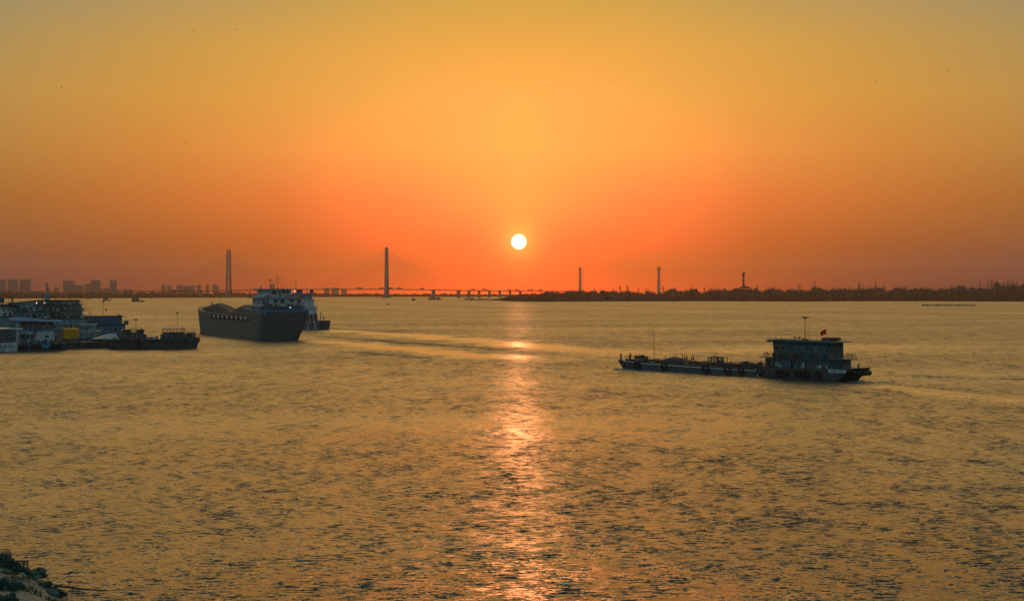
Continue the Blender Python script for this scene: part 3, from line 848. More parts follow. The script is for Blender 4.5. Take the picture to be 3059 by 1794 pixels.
m_tarp = mat('pale_tarpaulin', (0.36, 0.32, 0.30), 0.8, var=0.2, scale=1.5)
m_bluetarp = mat('blue_awning', (0.008, 0.13, 0.26), 0.95, var=0.3, scale=0.8)
m_cargo = mat('sand_cargo', (0.05, 0.055, 0.055), 0.95, var=0.5, scale=0.5, bump=0.4)

class Vessel:
    """local frame: s runs from the near stern corner to the bow, t from the near side away from the camera"""
    def __init__(v, name, px0, py0, px1, py1, label, cat, group=None, sgn=None):
        D0, D1 = DY(py0), DY(py1)
        v.P = Vector((PX(px0, D0), D0, 0)); q = Vector((PX(px1, D1), D1, 0))
        v.h = (q - v.P).normalized(); v.L = (q - v.P).length
        left = Vector((-v.h.y, v.h.x, 0))
        v.g = 1 if left.y > 0 else -1          # +1: local +y points away from the camera
        v.a = left * v.g
        v.o = empty(name, v.P, math.atan2(v.h.y, v.h.x))
        tag(v.o, label, cat, group)
    def S(v, px, t=0.0):          # s on the plane at offset t
        k = (px - 1529.5) / F; B = v.P + v.a * t
        return (k * B.y - B.x) / (v.h.x - k * v.h.y)
    def T(v, px, s=0.0):          # t on the cross plane at s
        k = (px - 1529.5) / F; B = v.P + v.h * s
        return (k * B.y - B.x) / (v.a.x - k * v.a.y)
    def Z(v, py, s=0.0, t=0.0):
        return PZ(py, (v.P + v.h * s + v.a * t).y)
    def p(v, s, t, z): return Vector((s, v.g * t, z))
    def box(v, b, s0, s1, t0, t1, z0, z1):
        y0, y1 = v.g * t0, v.g * t1
        b.box(min(s0, s1), max(s0, s1), min(y0, y1), max(y0, y1), z0, z1)
    def mk(v, name, m, parent=None, **k):
        v.b = None
    def hull(v, st, m, name='hull', draft=1.0, band=None):
        """st: (s_deck, s_water, t_near, t_far, inset_near_wl, inset_far_wl, z_deck)"""
        rings = []
        for sd, sw, tn, tf, i0, i1, zd in st:
            sm = sd * .5 + sw * .5
            rings.append([v.p(sd, tn, zd), v.p(sm, tn + i0 * .4, zd * .45), v.p(sw, tn + i0, 0.0), v.p(sw, tn + i0 * 1.6 + .2, -draft), v.p(sw, tf - i1 * 1.6 - .2, -draft), v.p(sw, tf - i1, 0.0), v.p(sm, tf - i1 * .4, zd * .45), v.p(sd, tf, zd)])
        b = MB(); b.loft(rings)
        o = b.build(name, m, v.o)
        return o
    def house(v, name, s0, s1, t0, t1, z0, z1, m, parent=None, win=None, winm=None, end_win=None, flare=0.0, bevel=0.04):
        b = MB()
        b.loft([[v.p(s0, t0, z0), v.p(s1, t0, z0), v.p(s1, t1, z0), v.p(s0, t1, z0)], [v.p(s0, t0, z1), v.p(s1 + flare, t0, z1), v.p(s1 + flare, t1, z1), v.p(s0, t1, z1)]])
        o = b.build(name, m, parent or v.o)
        for w in (win or []):      # (s_centre, width, z_centre, height)
            sc, ww, zc, hh = w
            for t, q in ((t0, -1), (t1, 1)):
                f = MB(); v.box(f, sc - ww / 2 - .07, sc + ww / 2 + .07, t + q * 0.003, t + q * .06, zc - hh / 2 - .07, zc + hh / 2 + .07)
                fo = f.build('window', m_white if m is not m_white else m_teal, o)
                g = MB(); v.box(g, sc - ww / 2, sc + ww / 2, t + q * .062, t + q * .085, zc - hh / 2, zc + hh / 2); g.build('pane', winm or m_win, fo)
        for w in (end_win or []):   # on the stern face: (t_centre, width, z_centre, height)
            tc_, ww, zc, hh = w
            f = MB(); v.box(f, s0 - .06, s0 - .003, tc_ - ww / 2 - .07, tc_ + ww / 2 + .07, zc - hh / 2 - .07, zc + hh / 2 + .07)
            fo = f.build('window', m_tealw, o)
            g = MB(); v.box(g, s0 - .085, s0 - .062, tc_ - ww / 2, tc_ + ww / 2, zc - hh / 2, zc + hh / 2); g.build('pane', winm or m_win, fo)
        return o
    def slab(v, name, s0, s1, t0, t1, z0, z1, m, parent=None):
        b = MB(); v.box(b, s0, s1, t0, t1, z0, z1)
        return b.build(name, m, parent or v.o, bevel=0.04)
    def rail(v, pts, z, h=1.0, m=None, r=0.035, step=1.4, parent=None, rails=(1.0, 0.55)):
        b = MB()
        for (s0, t0), (s1, t1) in zip(pts[:-1], pts[1:]):
            n = max(1, int(math.hypot(s1 - s0, t1 - t0) / step))
            for f in rails: b.tube(v.p(s0, t0, z + h * f), v.p(s1, t1, z + h * f), r, n=4)
            for i in range(n + 1):
                u = i / n; s = s0 + (s1 - s0) * u; t = t0 + (t1 - t0) * u
                b.tube(v.p(s, t, z - .05), v.p(s, t, z + h), r, n=4)
        return b.build('railing', m or m_steel, parent or v.o)
    def mast(v, s, t, z0, z1, r=0.07, arms=(), radar=None, m=None, name='mast', stays=0):
        b = MB(); b.tube(v.p(s, t, z0 - .1), v.p(s, t, z1), r, r * .6, n=6)
        for z, w in arms:
            b.tube(v.p(s - w * .6, t - w * .8, z), v.p(s + w * .6, t + w * .8, z), r * .55, n=5)
        for k in range(stays):
            b.tube(v.p(s + (-1.2, 1.2)[k % 2], t + (.9, -.9)[k // 2 % 2], z0), v.p(s, t, z0 + (z1 - z0) * .75), .02, n=3)
        o = b.build(name, m or m_steel, v.o)
        if radar:
            g = MB(); v.box(g, s - .25, s + .25, t - .25, t + .25, z1, z1 + .35)
            d = Vector((radar, 0, 0)); R_ = v.o.rotation_euler.z
            e = Matrix.Rotation(-R_, 3, 'Z') @ Vector((radar / 2, 0, 0)); c = v.p(s, t, z1 + .45)
            g.tube(c - e, c + e, .10, n=6); g.build('radar', m or m_steel, o)
        return o
    def tyre(v, s, t, z, R_=.5, r=.17, face='side', parent=None):
        b = MB(); b.torus(v.p(s, t, z), R_, r, (0, 1, 0) if face == 'side' else (1, 0, 0), 14, 6)
        return b.build('tyre_fender', m_tyre, parent or v.o, smooth=True)
    def ring(v, s, t, z, face='side'):
        b = MB(); b.torus(v.p(s, t, z), .36, .085, (0, 1, 0) if face == 'side' else (1, 0, 0), 14, 6)
        return b.build('lifebuoy', m_orange, v.o, smooth=True)
    def flag(v, s, t, z0, z1, w, h, dirx=-1, m=None, droop=.5):
        b = MB(); b.tube(v.p(s, t, z0), v.p(s, t, z1), .03, n=5)
        po = b.build('flagpole', m_steel, v.o)
        R_ = v.o.rotation_euler.z; ex = Matrix.Rotation(-R_, 3, 'Z') @ Vector((dirx, 0, 0)); ey = Matrix.Rotation(-R_, 3, 'Z') @ Vector((0, 1, 0))
        vs = []; n = 7
        for th in (-.012, .012):
            for j in range(n):
                for i in range(n):
                    u = i / (n - 1); q = j / (n - 1)
                    vs.append(v.p(s, t, z1) + ex * (u * w * (1 - .25 * q * u)) + ey * (.10 * math.sin(u * 6 + q * 2) * u + th) + Vector((0, 0, -q * h - droop * u * u * (1 - .3 * q))))
        fs = [(k * n * n + j * n + i, k * n * n + j * n + i + 1, k * n * n + (j + 1) * n + i + 1, k * n * n + (j + 1) * n + i) for k in (0, 1) for j in range(n - 1) for i in range(n - 1)]
        b = MB(); b._add(vs, fs); b.build('flag', m or m_red, po, smooth=True)
    def text(v, body, s, t, z, size, m, parent, face='stern', rzflip=False, spacing=1.0):
        """raised lettering on a face: 'stern' reads along t, 'side' reads along s"""
        c = bpy.data.curves.new('lettering', 'FONT'); c.body = body; c.size = size; c.extrude = .015; c.align_x = 'CENTER'; c.align_y = 'CENTER'; c.space_character = spacing
        tmp = bpy.data.objects.new('lettering', c); COL.objects.link(tmp)
        bpy.context.view_layer.update()
        me = bpy.data.meshes.new_from_object(tmp.evaluated_get(bpy.context.evaluated_depsgraph_get()))
        bpy.data.objects.remove(tmp)
        o = bpy.data.objects.new('lettering', me); COL.objects.link(o); me.materials.clear(); me.materials.append(m)
        o.parent = parent
        # reading direction: to the right of the photo
        if face == 'side': ex = Vector((1, 0, 0)) if v.h.x > 0 else Vector((-1, 0, 0)); nrm = Vector((0, -v.g, 0))
        else: ex = Vector((0, v.g, 0)) if v.a.x > 0 else Vector((0, -v.g, 0)); nrm = Vector((-1, 0, 0))
        up = Vector((0, 0, 1))
        o.matrix_local = Matrix((( ex.x, up.x, nrm.x, 0), (ex.y, up.y, nrm.y, 0), (ex.z, up.z, nrm.z, 0), (0, 0, 0, 1)))
        o.location = v.p(s, t, z) + nrm * .05
        return o

# ------------------------------------------------------------------ the tank barge on the right
v = Vessel('tank_barge', 2528, 1140.3, 1836, 1101.5, 'long low dark tank barge with a two storey teal deckhouse and a red flag', 'barge')
L = v.L; BM = 8.0
zs = v.Z(1102, 0) ; z_mid = v.Z(1106, v.S(2270)); z_bow = v.Z(1078, v.S(1866))
sH = v.S(2275)                    # fore end of the deckhouse
hl = v.hull([(-2.2, 1.6, 1.9, BM - 1.9, .5, .5, 3.1), (-1.8, 1.8, .9, BM - .9, .6, .6, 3.1), (-.4, 2.2, .1, BM - .1, .2, .2, 2.9), (3, 3.2, 0, BM, 0, 0, 2.75), (sH, sH, 0, BM, 0, 0, 2.55)], m_hull_dark, draft=1.3)
hf = v.hull([(sH + .01, sH + .01, 0, BM, 0, 0, z_mid - .15), (L * .6, L * .6, 0, BM, 0, 0, z_mid - .05), (L * .86, L * .86, 0, BM, .1, .1, z_mid + .2), (L * .96, L * .95, .5, BM - .5, .5, .5, z_bow), (L + .6, L - .8, 1.7, BM - 1.7, 1.0, 1.0, z_bow + .25)], m_hull, name='cargo_hull', draft=1.3)
# pale rubbing edge along the deck
b = MB(); ns = 24
for i in range(ns):
    s0 = sH + (L * .95 - sH) * i / ns; s1 = sH + (L * .95 - sH) * (i + 1) / ns
    za = lerp_pts([(sH, z_mid - .15), (L * .6, z_mid - .05), (L * .86, z_mid + .2), (L * .96, z_bow)], s0); zb = lerp_pts([(sH, z_mid - .15), (L * .6, z_mid - .05), (L * .86, z_mid + .2), (L * .96, z_bow)], s1)
    b.tube(v.p(s0, -.03, za), v.p(s1, -.03, zb), .11, n=6)
b.build('rubbing_strake', m_white, hf)
for px in (1905, 1985, 2110, 2175):
    s = v.S(px); v.tyre(s, -.28, 1.35, .85, .26)
for px in (2215, 2270, 2330, 2345, 2385, 2410, 2445):
    s = v.S(px); v.tyre(s, -.28, 1.2, .72, .24)
b = MB(); b.tube(v.p(-1.3, .6, 1.9), v.p(-2.1, 2.2, 1.9), .6, n=12); b.tube(v.p(-2.1, 2.2, 1.9), v.p(-2.1, BM - 2.2, 1.9), .6, n=12); b.build('stern_fender', m_tyre, v.o, smooth=True)
# bow gear: bulwark posts, winch, fore mast
b = MB()
for s, t in ((L - .3, 2.0), (L - 1.6, .7), (L - .3, 5.6), (L - 5, .3), (L - 9.5, .3)):
    b.tube(v.p(s, t, z_bow - .2), v.p(s, t, z_bow + (1.6 if s > L - 2 else 1.0)), .2, n=8); b.tube(v.p(s, t, z_bow + (1.6 if s > L - 2 else 1.0)), v.p(s, t, z_bow + (1.75 if s > L - 2 else 1.12)), .3, n=8)
b.build('bollard', m_steel, v.o)
b = MB()   # raised fore deck trunk with clutter
zt = z_mid + .35
v.box(b, L * .875, L * .955, .6, BM - .6, z_mid, z_bow + .55)
b.build('forecastle', m_hull_dark, v.o)
b = MB()
for q in range(7): b.torus(v.p(L * .905 + q * .14, 3.6, z_bow + 1.0), .55, .08, (1, 0, 0), 12, 5)
b.tube(v.p(L * .885, 3.6, z_bow + 1.0), v.p(L * .94, 3.6, z_bow + 1.0), .22, n=8); v.box(b, L * .89, L * .90, 3.0, 4.2, z_bow + .5, z_bow + 1.3); v.box(b, L * .93, L * .94, 3.0, 4.2, z_bow + .5, z_bow + 1.3)
b.build('windlass', m_rust, v.o)
sM = v.S(1954, 3.5); v.mast(sM, 3.5, z_mid, v.Z(990, sM, 3.5), .075, arms=((v.Z(1001, sM, 3.5), .55),), name='fore_mast')
b = MB(); q = v.p(sM, 3.5, v.Z(992, sM, 3.5)); b.blob(q, .16, .16, .22, 1, rough=.05); b.build('signal_lamp', m_steel, v.o)
# trunk deck along the tanks, open under its edge
trk = MB()
v.box(trk, sH + .5, L * .86, 1.6, BM - 1.2, z_mid - .1, z_mid + .55)
trk.build('trunk_deck', m_hull_dark, v.o)
rnd = random.Random(11)
# long cargo pipes and manifolds
b = MB()
for t in (2.3, 2.9, 5.4):
    b.tube(v.p(sH + .8, t, z_mid + .95), v.p(L * .84, t, z_mid + .95), .16, n=8)
for k in range(14):
    s = sH + 1.5 + k * (L * .84 - sH - 3) / 13
    v.box(b, s - .08, s + .08, 2.0, 5.8, z_mid + .5, z_mid + .82)
b.build('cargo_pipe', m_rust, v.o)
def valve(s, t, z, h):
    b = MB(); b.tube(v.p(s, t, z), v.p(s, t, z + h), .10, n=6); b.torus(v.p(s, t, z + h), .26, .05, (0, 0, 1), 10, 4); b.tube(v.p(s, t, z + h * .35), v.p(s, t, z + h * .6), .2, n=8)
    b.build('valve', m_steel, v.o)
for px, h in ((1897, 1.4), (1905, 1.4), (1980, 1.3), (2036, 1.7), (2043, 1.6), (2047, 1.3), (2054, 1.4), (2063, 1.3), (2067, 1.7), (2118, 1.5), (2122, 1.2), (2145, 1.4), (2150, 1.3), (2155, 1.2)):
    s = v.S(px, 2.6); v_z = z_mid + .5 + (0.5 if px > 2000 else .3); valve(s, 2.6 + rnd.uniform(-.5, 1.2), v_z, h)
# tarpaulin covered hump and hose frame, pump frame
b = MB()
s0, s1 = v.S(2040, 3), v.S(1984, 3)
rings = []
for i in range(9):
    u = i / 8; s = s0 + (s1 - s0) * u; hgt = .25 + 1.35 * math.sin(math.pi * min(1, max(0, u))) ** .5
    rings.append([v.p(s, 3.6 + 1.7 * math.cos(a), z_mid + .5 + hgt * math.sin(a)) for a in [math.pi * j / 8 for j in range(9)]])
b.loft(rings, closed=True); b.build('covered_stores', mat('green_tarpaulin', (0.02, 0.05, 0.045), .9, var=.5, scale=1.5, bump=.4), v.o)
b = MB()
s0, s1 = v.S(2155, 2.4), v.S(2116, 2.4)
for s in (s0, (s0 + s1) / 2, s1):
    for t in (2.2, 4.6): b.tube(v.p(s, t, z_mid + .5), v.p(s, t, z_mid + 2.5), .10, n=5)
for t in (2.2, 4.6): b.tube(v.p(s0, t, z_mid + 2.5), v.p(s1, t, z_mid + 2.5), .11, n=5)
for s in (s0, s1): b.tube(v.p(s, 2.2, z_mid + 2.5), v.p(s, 4.6, z_mid + 2.5), .11, n=5)
for k in range(5): b.tube(v.p(s0 + (s1 - s0) * (k + .5) / 5, 3.2, z_mid + .5), v.p(s0 + (s1 - s0) * (k + .5) / 5, 3.2, z_mid + rnd.uniform(1.7, 2.8)), .2, n=6)
b.build('hose_frame', m_steel, v.o)
b = MB(); pts = [v.p(v.S(2040 + 10 * k, 3), 3 + .4 * math.sin(k), z_mid + 1.6 - .12 * k + .25 * math.sin(k * 1.9)) for k in range(9)]; b.path(pts, .13)
pts = [v.p(v.S(1868 + 11 * k, 3), 2.6 + .4 * math.sin(k), z_bow + .9 + .28 * math.sin(k * 1.1)) for k in range(8)]; b.path(pts, .10); b.build('hose', m_rust, v.o)
for px in (2215, 2228, 2243, 2256, 2268):
    s = v.S(px, 3); b = MB(); v.box(b, s - .3, s + .3, 2.6 + rnd.uniform(-.5, .8), 3.9, z_mid + .5, z_mid + 1.2 + rnd.uniform(.2, 1.1)); b.build('deck_locker', m_steel, v.o, bevel=.04)
v.rail([(sH + .5, .25), (v.S(2062), .25)], z_mid - .1, .75, m_rust, .03, 1.0)
# --- deckhouse
zB = v.Z(1073, v.S(2400)); zU = v.Z(1022, v.S(2400)); zd = 2.6
s_f, s_a = v.S(2283), v.S(2487, .45)
T0, T1 = .45, BM - .45
wn_l = [(v.S(px), w, 3.75, h) for px, w, h in ((2297, .7, 1.0), (2325, 1.3, 1.6), (2352, .8, .9), (2372, .9, 1.9), (2392, .7, .8), (2415, .7, .8), (2441, .7, .8), (2468, .7, .8))]
lower = v.house('lower_house', s_a, s_f, T0, T1, zd, zB, m_teal, win=wn_l, end_win=[(T0 + 1.3, .8, 3.7, .9), (T0 + 3.3, .9, 3.4, 1.8), (T0 + 5.6, .8, 3.7, .9)])
v.slab('boat_deck', s_a - 1.2, v.S(2280) + 1.0, -.15, BM + .15, zB, zB + .22, m_teal)
s_f2, s_a2 = v.S(2312, .9), v.S(2471, .9)
zz0 = zB + .22
wn_u = [(v.S(px, .9), w, zz0 + 2.15, h) for px, w, h in ((2322, 1.25, 1.1), (2340, 1.1, 1.1), (2378, .8, .9), (2400, .8, .9), (2440, .8, .9), (2458, .7, .9))]
upper = v.house('wheelhouse', s_a2, s_f2, .9, BM - .9, zz0, zU, m_teal, win=wn_u, end_win=[(2.2, .8, zz0 + 2.1, .9), (4.0, .9, zz0 + 1.3, 1.9), (5.8, .8, zz0 + 2.1, .9)], flare=.35)
# wheelhouse roof with visor
b = MB()
s_rf, s_ra = v.S(2291, 0), v.S(2475, 0)
b.loft([[v.p(s_rf, -.1, zU - .22), v.p(s_rf, BM + .1, zU - .22), v.p(s_rf - .1, BM + .1, zU + .28), v.p(s_rf - .1, -.1, zU + .28)],
        [v.p(s_rf - 2.5, -.1, zU + .03), v.p(s_rf - 2.5, BM + .1, zU + .03), v.p(s_rf - 2.5, BM - .1, zU + .62), v.p(s_rf - 2.5, .1, zU + .62)],
        [v.p(s_ra + 2.2, -.1, zU + .03), v.p(s_ra + 2.2, BM + .1, zU + .03), v.p(s_ra + 2.2, BM - .1, zU + .50), v.p(s_ra + 2.2, .1, zU + .50)],
        [v.p(s_ra - .8, .4, zU + .03), v.p(s_ra - .8, BM - .4, zU + .03), v.p(s_ra - .8, BM - .4, zU + .2), v.p(s_ra - .8, .4, zU + .2)]])
b.build('roof', m_teal, v.o)
s0, s1 = v.S(2480, 1.5), v.S(2452, 1.5)
v.slab('roof_locker', s0, s1, 2.0, 5.6, zU + .5, zU + 1.15, mat('red_locker', (0.11, 0.025, 0.045), .7), v.o)
v.rail([(s_f - .1, .15), (v.S(2281, -.1), .0), (v.S(2281, -.1), BM)], zB + .2, 1.15, m_steel, .05, 1.3, rails=(1.0, .66, .33))
b_s = s_a - 1.1
v.rail([(s_a2 - .2, .1), (b_s, .1), (b_s, BM - .1), (s_a2 - .2, BM - .1)], zB + .2, 1.15, m_steel, .045, 1.4, rails=(1.0, .75, .5, .25))
v.ring(v.S(2292, -.1), -.1, zB + .9); v.ring(b_s + 1.2, .0, zB + .9); v.ring(v.S(2361, .8), .75, zB + .8); v.ring(v.S(2456, .8), .75, zB + .8)
sm = v.S(2405, 4); v.mast(sm, 4.0, zU + .5, v.Z(952, sm, 4), .10, arms=((v.Z(968, sm, 4), .8), (v.Z(977, sm, 4), .8), (v.Z(986, sm, 4), .8)), radar=2.0, name='radar_mast')
v.mast(sm - .9, 4.3, zU + .5, v.Z(962, sm, 4), .04, arms=((v.Z(972, sm, 4), .3), (v.Z(985, sm, 4), .3)), name='signal_mast')
for px, yt in ((2298, 1001), (2318, 958), (2333, 998), (2441, 998)):
    s = v.S(px, 2); v.mast(s, 2.0, zU + .45, v.Z(yt, s, 2), .035, name='aerial')
for px in (2374, 2389):
    s = v.S(px, 2); b = MB(); b.tube(v.p(s, 2, zU + .5), v.p(s, 2, zU + .9), .06, n=6); b.blob(v.p(s, 2, zU + 1.05), .24, .24, .22, 3, rough=.05); b.build('searchlight', m_steel, v.o)
sf = v.S(2468, 3); v.flag(sf, 3.0, zU + .5, v.Z(983, sf, 3), 1.45, 1.15, -1, droop=.75)
for k_, (a0, a1, t0_, t1_, z_, n_, h_) in enumerate(((v.S(2500), v.S(2290), .02, .38, zd, 26, 1.5), (s_a2, s_f2, .05, .7, zB + .22, 16, 1.1), (s_ra + 1, s_rf - 3, 1, 6.5, zU + .5, 6, .4), (sH + 1, v.S(2070), 2, 5.5, z_mid + .5, 26, 1.2), (v.S(1975), v.S(1900), 2, 5.5, z_mid + .4, 14, 1.0))):
    r_ = random.Random(50 + k_)
    for i in range(n_):
        s_ = r_.uniform(min(a0, a1), max(a0, a1)); t_ = r_.uniform(t0_, t1_); w_ = r_.uniform(.12, .45) if k_ < 2 else r_.uniform(.2, .5); hh_ = r_.uniform(.25, h_); b = MB()
        if r_.random() < .55: v.box(b, s_ - w_, s_ + w_, t_ - min(w_, .16), t_ + min(w_, .16), z_, z_ + hh_)
        else: b.tube(v.p(s_, t_, z_), v.p(s_, t_, z_ + hh_), min(w_, .22), n=8)
        b.build('deck_gear', r_.choice([m_steel, m_rust, m_tealw, m_white, m_hull_dark, m_blue]), v.o)
# stern gear
b = MB(); b.tube(v.p(-1.4, 2.6, 3.0), v.p(-1.4, 2.6, 3.95), .2, n=8); b.tube(v.p(-1.4, 2.6, 3.5), v.p(-2.3, 2.2, 4.0), .05, n=5); b.build('mooring_post', m_steel, v.o)
tx = v.text('皖长运5290', v.S(2501) , -.01, v.Z(1109, v.S(2501)), .98, m_letter, hl, face='side', spacing=.95)
for px in (2318, 2375, 2396, 2440): # things stored against the lower house
    s = v.S(px); b = MB(); v.box(b, s - .35, s + .35, .05, .4, zd, zd + rnd.uniform(.5, 1.3)); b.build('deck_locker', m_tealw, v.o, bevel=.03)
b = MB(); b.blob(v.p(v.S(2255), -.6, .3), .5, .3, .35, 4)
b = MB()
s = v.S(2258)
for k in range(12): b.blob(v.p(s - .1 * k, -.15 - .04 * k, 1.9 - .16 * k), .09 + .01 * k, .07, .14, k, n=5, m=4)
b.build('outlet_water', mat('splash_water', (.55, .58, .58), .35), v.o)

m_foam = mat('foam', (.34, .38, .37), .7, var=.5, scale=3)
b = MB(); r_ = random.Random(5)
for i in range(150):
    u = r_.random() ** 1.6; s_ = L * .985 - u * L * .35; t_ = -.25 - u * 2.0 * r_.random() - (.5 if u < .08 else 0); q = r_.uniform(.08, .3) * (1.3 - u)
    b.blob(v.p(s_, t_, .04), q * 2.2, q, q * (.9 if u < .12 else .4), i, n=6, m=4, rough=.4)
for i in range(70):
    u = r_.random(); b.blob(v.p(.5 - u * 9, r_.uniform(.8, BM - .8), .03), r_.uniform(.15, .5), r_.uniform(.1, .25), .09, i, n=6, m=4, rough=.4)
o_ = b.build('foam', m_foam, None); o_.location = v.o.location; o_.rotation_euler = v.o.rotation_euler
tag(o_, 'thin broken foam along the bow, side and stern of the tank barge', 'foam', kind='stuff')

# ------------------------------------------------------------------ the empty bulk carrier, seen from its stern quarter
v = Vessel('bulk_carrier', 775, 1017.5, 573, 994.8, 'large rusty grey bulk carrier riding high with open hold and white deckhouse', 'ship')
L = v.L; TW = v.T(921, -2.0)
zst = v.Z(931, 0, 8); zbw = v.Z(914, L, 5) 
h1 = v.hull([(-3.6, 1.0, 2.2, TW - 1.2, 2.0, 4.2, zst), (-3.2, 1.1, 1.2, TW - .5, 1.6, 3.8, zst), (-2.2, 1.6, .45, TW - .1, 1.2, 3.2, zst), (-.6, 2.6, .1, TW, .8, 2.8, zst), (4, 5, 0, TW, .3, 2.0, zst), (16, 16, 0, TW, 0, .6, zst - 1.0), (40, 40, 0, TW, 0, 0, 9.6), (70, 70, 0, TW, 0, 0, 10.0),
             (L * .86, L * .86, 0, TW, 0, 0, 10.8), (L * .95, L * .94, 1.5, TW - 1.5, 1, 1, 12.4), (L + 3, L - 1, 7.5, TW - 7.5, 1.0, 1.0, zbw)], m_hull_grey, draft=2.0)
# pale deck stripe with fender blocks along the near side, stern bulwark in blue
b = MB(); v.box(b, 14, 80, -.12, .02, 8.3, 9.3); b.build('deck_stripe', m_white, h1)
for k in range(9):
    s = 16 + k * 7.6; v.tyre(s, -.35, 8.6, .75, .3)
b = MB()
v.box(b, -3.2, -2.75, .6, TW - .2, zst - 1.2, zst + .9); b.build('stern_bulwark', m_blue, h1)
b = MB(); v.box(b, -2.7, 12, .05, .3, zst - 1.1, zst + .9); b.build('side_bulwark', m_blue, h1)
rr_ = random.Random(8)
for k in range(26):
    b = MB(); s_ = rr_.uniform(4, 92); l_ = rr_.uniform(1.2, 4.5); w_ = rr_.uniform(.12, .45); zt_ = 8.0
    v.box(b, s_ - w_, s_ + w_, -.012 + .0, -.004, zt_ - l_, zt_); 
    if 16 < s_ < 70: b.build('rust_streak', m_rust, h1)
# hold coamings: two long low humps of cargo cover
def hump(s0, s1, t0, t1, zb, hmax, name, m):
    b = MB(); rings = []; n = 14
    for i in range(n + 1):
        u = i / n; hgt = hmax * (max(0, math.sin(math.pi * u)) ** 1.25) + .15; s = s0 + (s1 - s0) * u
        rings.append([v.p(s, t0 + (t1 - t0) * (j / 10), zb + hgt * (math.sin(math.pi * min(1, max(0, (j / 10))))) ** .35) for j in range(11)])
    b.loft(rings, closed=True); return b.build(name, m, v.o)
zc = v.Z(904, 65, 8)
v.slab('hatch_coaming', 18, 84, 1.6, TW - 1.6, 8.8, 11.0, m_hull_dark)
hump(v.S(706, 5), v.S(606, 5), 2.0, 9, 10.9, v.Z(906, 72, 5) - 11.0, 'hold_cover', m_cargo)
hump(18, v.S(703, 5), 2.0, 9, 10.8, v.Z(910.5, 32, 5) - 10.8, 'hold_cover', m_cargo)
b = MB(); sa_, sb_ = v.S(768, 1.5), v.S(730, 1.5)
b.loft([[v.p(sa_, 1.45, v.Z(928, sa_)), v.p(sa_, 1.55, v.Z(928, sa_)), v.p(sa_, 1.55, v.Z(924, sa_)), v.p(sa_, 1.45, v.Z(924, sa_))], [v.p(sb_, 1.45, v.Z(922, sb_)), v.p(sb_, 1.55, v.Z(922, sb_)), v.p(sb_, 1.55, v.Z(918, sb_)), v.p(sb_, 1.45, v.Z(918, sb_))]])
b.build('pale_cover', m_tarp, v.o)
b = MB()
v.box(b, L * .90, L * .97, 4.5, TW - 4.5, 11.5, zbw - .3); b.build('forecastle', m_hull_dark, v.o)
s = v.S(655.5, 10); v.mast(s, 10, 13, v.Z(888, s, 10), .12, arms=((v.Z(890, s, 10), 1.3),), name='fore_mast')
b = MB(); b.tube(v.p(L + 1.5, 10, zbw - .5), v.p(L + 1.5, 10, zbw + 1.6), .35, n=8); b.build('bow_post', m_steel, v.o)
for px in (632, 636): s = v.S(px, 9); v.mast(s, 9, 12, v.Z(898 if px == 636 else 905, s, 9), .14, name='bow_lamp_post')
# deckhouse on the stern (levels by height above water)
zD = v.Z(916, 0, 8); z2 = v.Z(890, 1, 8); z3 = v.Z(866, 1, 8)
def TP(px, s=1.0): return v.T(px, s)
def ew(px0, px1, y0, y1, s=1.0):
    a, c = TP(px0, s), TP(px1, s); return ((a + c) / 2, c - a, (v.Z(y0, s, a) + v.Z(y1, s, a)) / 2, abs(v.Z(y0, s, a) - v.Z(y1, s, a)))
h0 = v.house('lower_house', .6, 15, TP(777, .6), TP(911, .6), zst - 1.5, zD, m_blue, end_win=[ew(783, 788, 920, 927, .6), ew(816, 823, 920, 928, .6), ew(826, 835, 918, 930, .6), ew(853, 862, 918, 930, .6), ew(866, 872, 920, 928, .6), ew(886, 892, 920, 928, .6)])
h2 = v.house('middle_house', 1.0, 13, TP(778), TP(904), zD, z2, m_white, win=[(3.0, .9, zD + 1.8, 1.0), (5.5, .9, zD + 1.8, 1.0), (8, .9, zD + 1.8, 1.0)],
             end_win=[ew(783, 786, 897, 908), ew(789, 792, 896, 914), ew(797, 801, 897, 906), ew(819, 829, 894, 903), ew(838, 850, 894, 905), ew(866, 876, 893, 902), ew(890, 897, 896, 904)])
v.slab('bridge_deck', -.4, 14, TP(764, 0), TP(892, 0), z2, z2 + .3, m_white)
v.slab('house_deck', -.2, 14, TP(776, 0), TP(908, 0), zD, zD + .25, m_tealw)
h3 = v.house('wheelhouse', 1.6, 11, TP(787, 1.6), TP(870, 1.6), z2 + .3, z3, m_white, win=[(4, 1.2, z2 + 2.2, 1.1), (7, 1.2, z2 + 2.2, 1.1)],
             end_win=[ew(812, 826, 869, 878, 1.6), ew(834, 838, 869, 887, 1.6), ew(842, 852, 868, 876, 1.6), ew(855, 864, 868, 876, 1.6)])
b = MB(); v.box(b, .6, 12.2, TP(779, 1), TP(871, 1), z3, z3 + .5); b.build('roof', m_tealw, v.o)
v.slab('bridge_wing', .2, 3.2, TP(764, 1), TP(786, 1), z2 + .3, z2 + 1.4, m_white)
r_ = random.Random(77)
for (y0_, z_, n_) in ((0, zD + .25, 16), (0, z2 + .3, 10), (-2.2, zst - .05, 14)):
    for i in range(n_):
        t_ = r_.uniform(TP(792, 0), TP(900, 0)); w_ = r_.uniform(.15, .5); b = MB(); hh_ = r_.uniform(.4, 1.3); s_ = y0_ + r_.uniform(.05, .5)
        v.box(b, s_, s_ + .3, t_ - w_, t_ + w_, z_, z_ + hh_); b.build('deck_gear', r_.choice([m_steel, m_rust, m_tealw, m_hull_dark, m_redp]), v.o)
